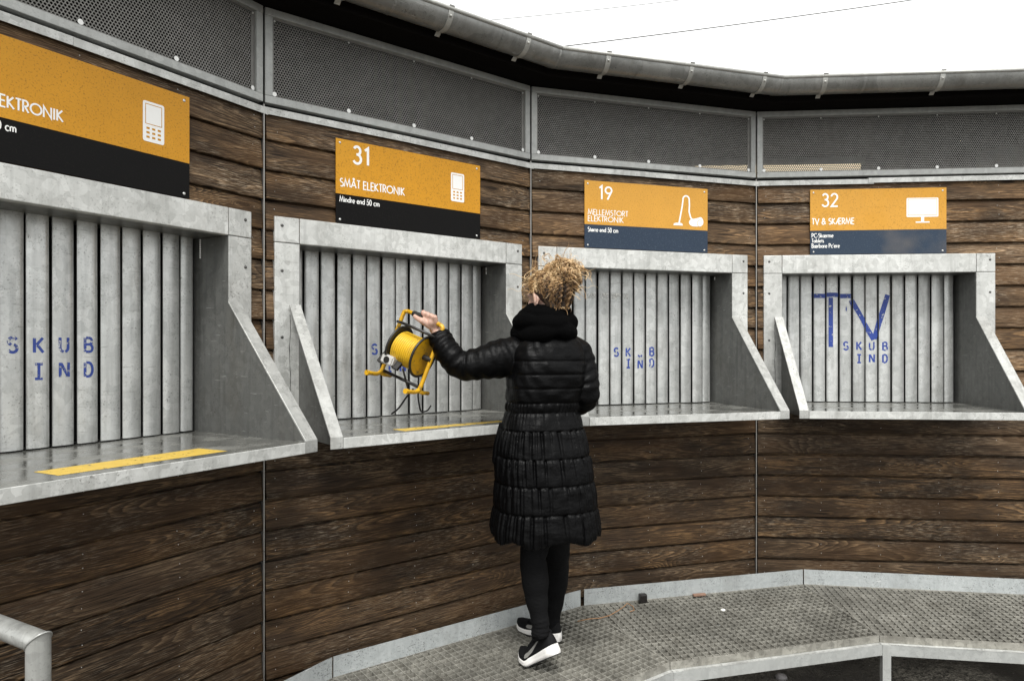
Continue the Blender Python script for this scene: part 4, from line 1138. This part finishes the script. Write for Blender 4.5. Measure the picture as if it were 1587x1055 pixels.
# leggings
lg = MB()
for Lg, sd in ((LL, 1), (RL, 2)):
    P_ = smoothpts([(*p, r) for p, r in Lg], 60); pts = [Vector(q[:3]) for q in P_]; rr = []
    for i, q in enumerate(P_):
        t = i / 60; ruck = max(0, (t - .68) / .32)
        rr.append(q[3] + .0042 * ruck * math.sin(i * 1.9 + sd) + .0012 * math.sin(i * .7) )
    lg.tube(pts, rr, 24)
lo2 = lg.build('leggings', M['legging'], PR, shift=PB, smooth=True); remesh(lo2, .005, 1, .3)

# shoes
def shoe(heel, toe, lift, side, name_label=None):
    """heel, toe: ground points; lift raises the heel by bending at the ball"""
    L = .262; ax = (toe - heel); ax.z = 0; ax.normalize(); lat = Vector((-ax.y, ax.x, 0))    # lat points to her left
    ball = .178; th = math.asin(min(.9, lift / (ball)))
    def tr(x, y, z):
        """shoe coordinates -> world; x from the heel"""
        u = ball - x; k_ = max(0.0, min(1.0, (u + .03) / .07)); 
        a = th * k_ * k_ * (3 - 2 * k_)
        c_, s2 = math.cos(a), math.sin(a)
        xx = ball - (u * c_ - z * s2 * 1.0) if u > -.03 else x
        zz = (u * s2 + z * c_) if u > -.03 else z
        if u <= 0: zz += max(0, (x - .215)) ** 2 * 5
        return base_ + ax * xx + lat * y + Vector((0, 0, zz))
    base_ = toe - ax * L
    def halfw(x):
        t = x / L
        return float(np.interp(t, [0, .04, .12, .3, .45, .62, .72, .85, .95, 1.0], [.012, .026, .033, .033, .034, .044, .0475, .043, .028, .010]))
    def medial(x): return float(np.interp(x / L, [0, .3, .6, .8, 1], [0, .002, .004, .001, -.006])) * side
    sole_t = lambda x: float(np.interp(x / L, [0, .15, .35, .6, .8, 1], [.040, .037, .032, .027, .024, .026]))
    xs_ = [L * (1 - math.cos(math.pi * i / 30)) / 2 for i in range(31)]
    mb = MB(); rr = []
    for x in xs_:
        w_ = halfw(x); m_ = medial(x); t_ = sole_t(x); row = []
        heelflare = .004 * max(0, 1 - x / .05)
        for (a, z) in ((-.86, .001), (-.97, .004), (-1.06, t_ * .45), (-1.0, t_ * .55), (-1.04, t_ * .62), (-.98, t_ * .80), (-1.0, t_), (-.8, t_ + .001), (.8, t_ + .001), (1.0, t_), (.98, t_ * .80), (1.04, t_ * .62), (1.0, t_ * .55), (1.06, t_ * .45), (.97, .004), (.86, .001)):
            row.append(tr(x, m_ + a * w_, z))
        rr.append(row)
    mb.loft(rr)
    shoe_o = empty('shoe', (0, 0, 0)); shoe_o.parent = PR
    mb.build('sole', M['sole'], shoe_o, shift=PB, smooth=True)
    # outsole tread
    mb = MB(); rr = []
    for x in xs_[2:-2]:
        w_ = halfw(x) * .86; m_ = medial(x); rr.append([tr(x, m_ + a * w_, z) for a, z in ((-1, .0012), (1, .0012), (1, -.0025), (-1, -.0025))])
    mb.loft(rr).build('outsole', M['rubber'], shoe_o, shift=PB)
    hgt = lambda x: float(np.interp(x / L, [0, .05, .15, .28, .40, .55, .70, .85, .95, 1.0], [.080, .088, .092, .092, .088, .070, .054, .046, .042, .034]))
    def up(x, a, o=0.0):
        """upper surface: a from -1 (one edge) over the top to 1"""
        w_ = halfw(x) * (.97 if x > .1 else .93); t_ = sole_t(x); an = a * math.pi / 2
        n_ = .62
        yy = math.copysign(abs(math.sin(an)) ** n_, math.sin(an)) * (w_ + o); h_ = hgt(x)
        tp = 1 - .30 * (abs(math.cos(an)) ** 1.5) * min(1, max(0, (.16 - x) / .06) + .25)
        return tr(x, medial(x) + yy * tp, t_ - .002 + (h_ - t_ + .004 + o) * abs(math.cos(an)) ** .72)
    mb = MB(); rr = []
    for x in xs_: rr.append([up(x, -1 + 2 * j / 22) for j in range(23)])
    mb.loft(rr)
    uo = mb.build('upper', M['shoe'], shoe_o, shift=PB, smooth=True)
    # padded collar
    cr = [tr(x, y, z) for x, y, z in ((.016, 0, .092), (.03, .022, .090), (.06, .028, .082), (.09, .024, .088), (.108, 0, .096), (.09, -.024, .088), (.06, -.028, .082), (.03, -.022, .090), (.016, 0, .092))]
    cs_ = [Vector(q) for q in smoothpts(cr, 32)]
    MB().tube(cs_, .0085, 10, cap=False).build('collar', M['shoe'], shoe_o, shift=PB, smooth=True)
    # laces
    for i in range(5):
        x = .118 + .014 * i
        ps = [up(x + .004 * abs(a), a * .42, .003) for a in np.linspace(-1, 1, 7)]
        MB().tube(ps, .0024, 6).build('lace', M['shoe'], shoe_o, shift=PB, smooth=True)
    # the tick on either flank
    for sd in (1, -1):
        out = []
        top_ = [(.050, .50), (.080, .64), (.110, .745), (.136, .78), (.150, .73), (.160, .68), (.168, .66)]
        bot_ = [(.050, .51), (.082, .76), (.115, .905), (.145, .955), (.168, .90), (.176, .80), (.172, .68)]
        mbs = MB(); v = []; n2 = 7
        for (x0, a0), (x1, a1) in zip(top_, bot_): v += [up(x0, sd * a0, .0016), up(x1, sd * a1, .0016)]
        mbs.add(v, [(2 * i, 2 * i + 1, 2 * i + 3, 2 * i + 2) for i in range(n2 - 1)])
        mbs.build('tick_mark', M['greymark'], shoe_o, shift=PB, smooth=True)
    return shoe_o
fz = FZ + .0025
shoe(Vector((.185, 2.765, fz)), Vector((.035, 2.938, fz)), .095, 1)
shoe(Vector((.205, 3.075, fz)), Vector((.036, 3.255, fz)), .012, -1)

# hair: a dark undercap and several hundred curls swept up into a loose knot
hb = MB(); hm = []
def cap_pt(th, ph, k=1.0):
    """point on the skull: th from the crown (past 1.6 it runs down the nape), ph round it (0 = face)"""
    t1 = min(th, 1.6); dn = max(0.0, th - 1.6); sh = 1 - .22 * dn
    return hp(math.sin(t1) * sh * math.sin(ph) * .078 * k, -.014 + math.sin(t1) * sh * math.cos(ph) * .100 * k, 0.018 + math.cos(t1) * .088 * k - dn * .098)
def hairline(dface):
    q = min(1, max(0, (dface - 1.72) / .42)); return 1.10 + .56 * min(1, max(0, (dface - .5) / .7)) + .76 * q * q * (3 - 2 * q)
rr = []
for i in range(1, 15):
    row = []
    for j in range(30):
        ph = 2 * math.pi * j / 30; lim = 1.15 if abs(((ph + math.pi) % (2 * math.pi)) - math.pi) < .85 else 2.12
        # hairline: high over the face, low on the nape, lifted round the ears
        dface = abs(((ph + math.pi) % (2 * math.pi)) - math.pi)
        lim = hairline(dface)
        row.append(cap_pt(lim * i / 14, ph))
    rr.append(row)
hb.loft(rr); hm += [3] * len(hb.f)
KN = at(871, 429, 2.82)
f0 = len(hb.f); hb.ball(KN, (.060, .060, .055), 18, 12); hm += [3] * (len(hb.f) - f0)
rh_ = random.Random(12)
def curl(pts, r, amp, freq, seg=4, n=34, mat=1, strands=1, cen=None):
    """a wavy lock: strands that share one wave, lying across the surface round cen"""
    cen = cen or HC
    P_ = [Vector(q) for q in smoothpts(pts, n)]; ph0 = rh_.uniform(0, 6.28); tw = rh_.uniform(.15, .55)
    for q in range(strands):
        o1, o2 = (rh_.gauss(0, .0024), rh_.gauss(0, .0022)) if strands > 1 else (0, 0); dph = rh_.gauss(0, .22) if strands > 1 else 0
        out = []; rad = []; m_ = mat if rh_.random() < .72 else max(0, min(2, mat + rh_.choice([-1, 1]))) if mat != 3 else 3
        for i, p in enumerate(P_):
            t = i / n; d = (P_[min(i + 1, n)] - P_[max(i - 1, 0)]).normalized(); nr = (p - cen).normalized()
            sd = d.cross(nr); sd = sd.normalized() if sd.length > 1e-4 else Vector((1, 0, 0)); A_ = amp * min(1, .25 + t * 3)
            out.append(p + sd * (math.sin(freq * t + ph0 + dph) * A_ + o1) + nr * (math.cos(freq * t + ph0 + dph) * A_ * tw + o2)); rad.append(r * (1 - .5 * t ** 3))
        f0 = len(hb.f); hb.tube(out, rad, seg, cap=False); hm.extend([m_] * (len(hb.f) - f0))
for i in range(330):                                               # swept up from the hairline
    ph = rh_.uniform(.6, 2 * math.pi - .6); dface = min(ph, 2 * math.pi - ph)
    lim = hairline(dface); th = lim * rh_.uniform(.25, 1.0) ** .7
    p0 = cap_pt(th, ph, 1.0); dirk = Vector((rh_.gauss(0, 1), rh_.gauss(0, 1), rh_.gauss(0, 1))).normalized()
    p3 = KN + dirk * rh_.uniform(.02, .06)
    mid = cap_pt(th * .72, ph, 1.05 + rh_.uniform(0, .16) ** 1.15); m2 = mid.lerp(p3, .55) + (mid - HC).normalized() * rh_.uniform(0, .012)
    up_ = (p0.z - HC.z) / .09
    w_ = rh_.random() * .75 + .25 + .40 * min(up_, .8) - .42 * max(0, -up_ - .1)
    curl([p0, mid, m2, p3], rh_.uniform(.0008, .0013), rh_.uniform(.0036, .0062), rh_.uniform(38, 66), seg=3, n=84, strands=6, mat=3 if w_ < .24 else 0 if w_ < .60 else 1 if w_ < .98 else 2)
for i in range(170):                                               # the knot's loose curls
    d1 = Vector((rh_.gauss(0, 1), rh_.gauss(0, 1), rh_.gauss(0, 1))).normalized(); d2 = (d1 + Vector((rh_.gauss(0, .6), rh_.gauss(0, .6), rh_.gauss(0, .6)))).normalized(); d3 = (d2 + Vector((rh_.gauss(0, .6), rh_.gauss(0, .6), rh_.gauss(0, .6)))).normalized()
    out_ = rh_.random(); ell = lambda v, s: Vector((v.x * .080 * s, v.y * .078 * s, v.z * .074 * s)) + KN
    s3 = 1.0 + .30 * out_ ** 3
    w_ = rh_.random() + .25 * d2.z
    curl([ell(d1, .72), ell(d2, .96), ell(d3, s3)], rh_.uniform(.0008, .0013), rh_.uniform(.0042, .0075), rh_.uniform(24, 42), seg=3, n=56, strands=6, cen=KN, mat=3 if w_ < .08 else 0 if w_ < .28 else 1 if w_ < .80 else 2)
for (a, b, c_, d_) in (((880, 420), (900, 418), (913, 423), (909, 431)), ((870, 402), (866, 396), (860, 397), (872, 410)), ((820, 440), (812, 446), (809, 456), (814, 462)), ((874, 465), (882, 474), (878, 484), (884, 488)), ((830, 415), (820, 420), (815, 430), (816, 440)), ((886, 425), (897, 408), (905, 414), (908, 420)), ((846, 404), (842, 398), (848, 395), (853, 401))):
    for r_ in range(4): curl([at(q[0] + rh_.uniform(-3, 3), q[1] + rh_.uniform(-3, 3), 2.83 + rh_.uniform(-.02, .03)) for q in (a, b, c_, d_)], .0011, .003, rh_.uniform(10, 18), n=20, mat=2 if r_ % 2 else 1)
for i in range(230):                                               # flyaways that soften the outline
    d1 = Vector((rh_.gauss(0, 1), rh_.gauss(0, .7), rh_.gauss(.35, 1))).normalized(); c_ = KN if rh_.random() < .6 else HC + Vector((-.005, 0, .035))
    b_ = Vector((d1.x * .080, d1.y * .075, d1.z * .070)) + c_; o_ = d1 * rh_.uniform(.008, .024); sd = Vector((rh_.gauss(0, .012), rh_.gauss(0, .012), rh_.gauss(0, .012)))
    if b_.z < HC.z - .02: continue
    curl([b_, b_ + o_ * .6 + sd, b_ + o_ + sd * 2.0, b_ + o_ * 1.1 + sd * 3.0 + Vector((0, 0, -.006))], rh_.uniform(.0006, .0010), rh_.uniform(.002, .005), rh_.uniform(6, 16), seg=3, n=18, mat=rh_.choice([1, 2, 2]))
for i in range(26):                                                # fuzz at the nape and temples
    ph = rh_.choice([rh_.uniform(1.1, 1.6), rh_.uniform(2.4, 3.9), rh_.uniform(2 * math.pi - 1.6, 2 * math.pi - 1.1)]); dface = min(ph, 2 * math.pi - ph)
    th = hairline(dface); p0 = cap_pt(th * .97, ph, 1.0); o_ = (p0 - HC).normalized()
    curl([p0, p0 + o_ * .012 + Vector((0, 0, .006)), p0 + o_ * .02 + Vector((rh_.uniform(-.01, .01), 0, rh_.uniform(-.02, .012)))], .0009, .003, 12, n=14, mat=rh_.choice([0, 1, 1]))
hme = hb.me(HAIR, True, PB); hme.polygons.foreach_set('material_index', hm)
ho_ = link('hair', hme, PR)

# ------------------------------------------------------------------ cable reel swung over the shelf
def scuffed(name, col, rough, dark, amt=.75):
    g = N(name); c = g.coord(3.0); m = g.mix(g.noise(c, 14, 4), tuple(x * .8 for x in col), tuple(min(1, x * 1.1) for x in col))
    k = g.math('MULTIPLY', g.ramp(g.noise(c, 55, 4, .7), [(.56, 0.0), (.66, 1.0)]), amt); m = g.mix(k, m, dark)
    m = g.mix(g.math('MULTIPLY', g.ramp(g.noise(c, 22, 4), [(.5, 0.0), (.75, 1.0)]), .35), m, (.20, .14, .05))
    return g.set(Base_Color=m, Roughness=g.math('ADD', rough, g.math('MULTIPLY', k, .3)))
M['reelyellow'] = scuffed('yellow_powder_coat', (.66, .365, .010), .38, (.10, .075, .05))
M['cableyellow'] = scuffed('yellow_cable_jacket', (.70, .43, .016), .42, (.30, .19, .03), .6)
M['reelblack'] = plain('black_plastic_reel', (.014, .013, .012), .4)
M['greyplug'] = plain('grey_socket', (.50, .49, .47), .4)
RE = empty('cable_reel', rp_(0, .28, 0), 0, 'yellow and black cable reel held in the woman\'s left hand above the shelf', 'cable reel'); ro2 = rp_(0, .28, 0)
hwid = .103; LEG = .292
for s_ in (-1, 1):
    pts = [rp_(s_ * (hwid - .018), 0, 0), rp_(s_ * (hwid - .004), .006, 0), rp_(s_ * hwid, .022, 0), rp_(s_ * hwid, .12, 0), rp_(s_ * hwid, LEG - .03, .0), rp_(s_ * hwid, LEG - .008, .010), rp_(s_ * hwid, LEG, .034), rp_(s_ * hwid, LEG, .088)]
    fr = MB().tube([Vector(q) for q in smoothpts(pts, 40)], .0088, 12).build('side_tube', M['reelyellow'], RE, shift=ro2, smooth=True)
    MB().tube([rp_(s_ * hwid, LEG, .086), rp_(s_ * hwid, LEG, .100)], .0108, 12).build('foot_cap', M['reelyellow'], fr, shift=ro2, auto=40)
    # rear foot
    MB().tube([rp_(s_ * hwid, LEG - .006, .004), rp_(s_ * hwid, LEG, -.03), rp_(s_ * hwid, LEG, -.075)], .0085, 12).build('rear_foot', M['reelyellow'], RE, shift=ro2, smooth=True)
    # flange of the drum
    fl_ = MB().disc(rp_(s_ * .062, .150, 0), RA, .086, .004, 40).build('flange', M['reelyellow'] if s_ > 0 else M['reelblack'], RE, shift=ro2, auto=40)
    rim = [rp_(s_ * .064, .150 + .086 * math.cos(t), .086 * math.sin(t)) for t in np.linspace(0, 2 * math.pi, 41)]
    MB().tube(rim, .0055, 8, cap=False).build('rim', M['reelblack'], fl_, shift=ro2, smooth=True)
    MB().tube([rp_(s_ * .066, .150, 0), rp_(s_ * (hwid + .004), .150, 0)], .012, 14).build('axle_bush', M['reelblack'], RE, shift=ro2, auto=40)
MB().tube([rp_(-hwid + .02, 0, 0), rp_(hwid - .02, 0, 0)], .0088, 12).build('handle_tube', M['reelyellow'], RE, shift=ro2, smooth=True)
MB().tube([rp_(-.058, 0, 0), rp_(-.05, 0, 0), rp_(.05, 0, 0), rp_(.058, 0, 0)], [.011, GRIP, GRIP, .011], 16).build('grip', M['reelblack'], RE, shift=ro2, smooth=True)
MB().tube([rp_(-hwid, LEG - .02, -.002), rp_(hwid, LEG - .02, -.002)], .0065, 10).build('cross_tube', M['reelblack'], RE, shift=ro2, smooth=True)
# the wound cable: a helix in two layers
hx = []
for i in range(0, 24 * 11 + 1):
    t = i / 24; hx.append(rp_(-.054 + .108 * t / 11, .150 + .066 * math.cos(2 * math.pi * t), .066 * math.sin(2 * math.pi * t)))
MB().tube(hx, .0052, 8).build('wound_cable', M['cableyellow'], RE, shift=ro2, smooth=True)
MB().tube([rp_(-.060, .150, 0), rp_(.060, .150, 0)], .060, 28).build('drum_core', M['reelblack'], RE, shift=ro2, auto=40)
# guard bar over the drum, socket block below it
MB().tube([rp_(-hwid, .055, .02), rp_(-.06, .050, .05), rp_(.06, .050, .05), rp_(hwid, .055, .02)], .006, 10).build('guard_bar', M['reelblack'], RE, shift=ro2, smooth=True)
sk = MB()
bm = bmesh.new(); bmesh.ops.create_cube(bm, size=1)
for w in bm.verts: w.co = Vector((w.co.x * .062, w.co.y * .040, w.co.z * .046))
bmesh.ops.bevel(bm, geom=list(bm.edges), offset=.006, segments=2, affect='EDGES')
RMx = Matrix((RA, RB, RC)).transposed()
for w in bm.verts: w.co = rp_(-.048, .212, .055) + RMx @ w.co
sb = sk.bm(bm).build('socket_block', M['greyplug'], RE, shift=ro2, auto=35)
MB().disc(rp_(-.048, .212, .0785), RC, .014, .003, 20).build('socket_face', M['reelblack'], sb, shift=ro2, auto=40)
for a_ in (-.086, -.008): MB().beam(rp_(a_, .19, .03), rp_(a_, .236, .06), .014, .03, RA).build('socket_bracket', M['reelblack'], RE, shift=ro2)
# the loose end with its plug
ce = [rp_(.01, .225, .03), at(634, 606, 2.86), at(640, 603, 2.90), at(630, 615, 2.95), at(618, 632, 3.02), at(607, 641, 3.06)]
MB().tube([Vector(q) for q in smoothpts(ce, 40)], .0042, 8).build('loose_cable', M['reelblack'], RE, shift=ro2, smooth=True)
ce = [rp_(.06, .225, -.02), at(648, 612, 2.93), at(650, 628, 2.98), at(653, 637, 3.0), at(662, 636, 3.0), at(668, 628, 3.0)]
MB().tube([Vector(q) for q in smoothpts(ce, 40)], .0036, 8).build('loose_cable', M['reelblack'], RE, shift=ro2, smooth=True)
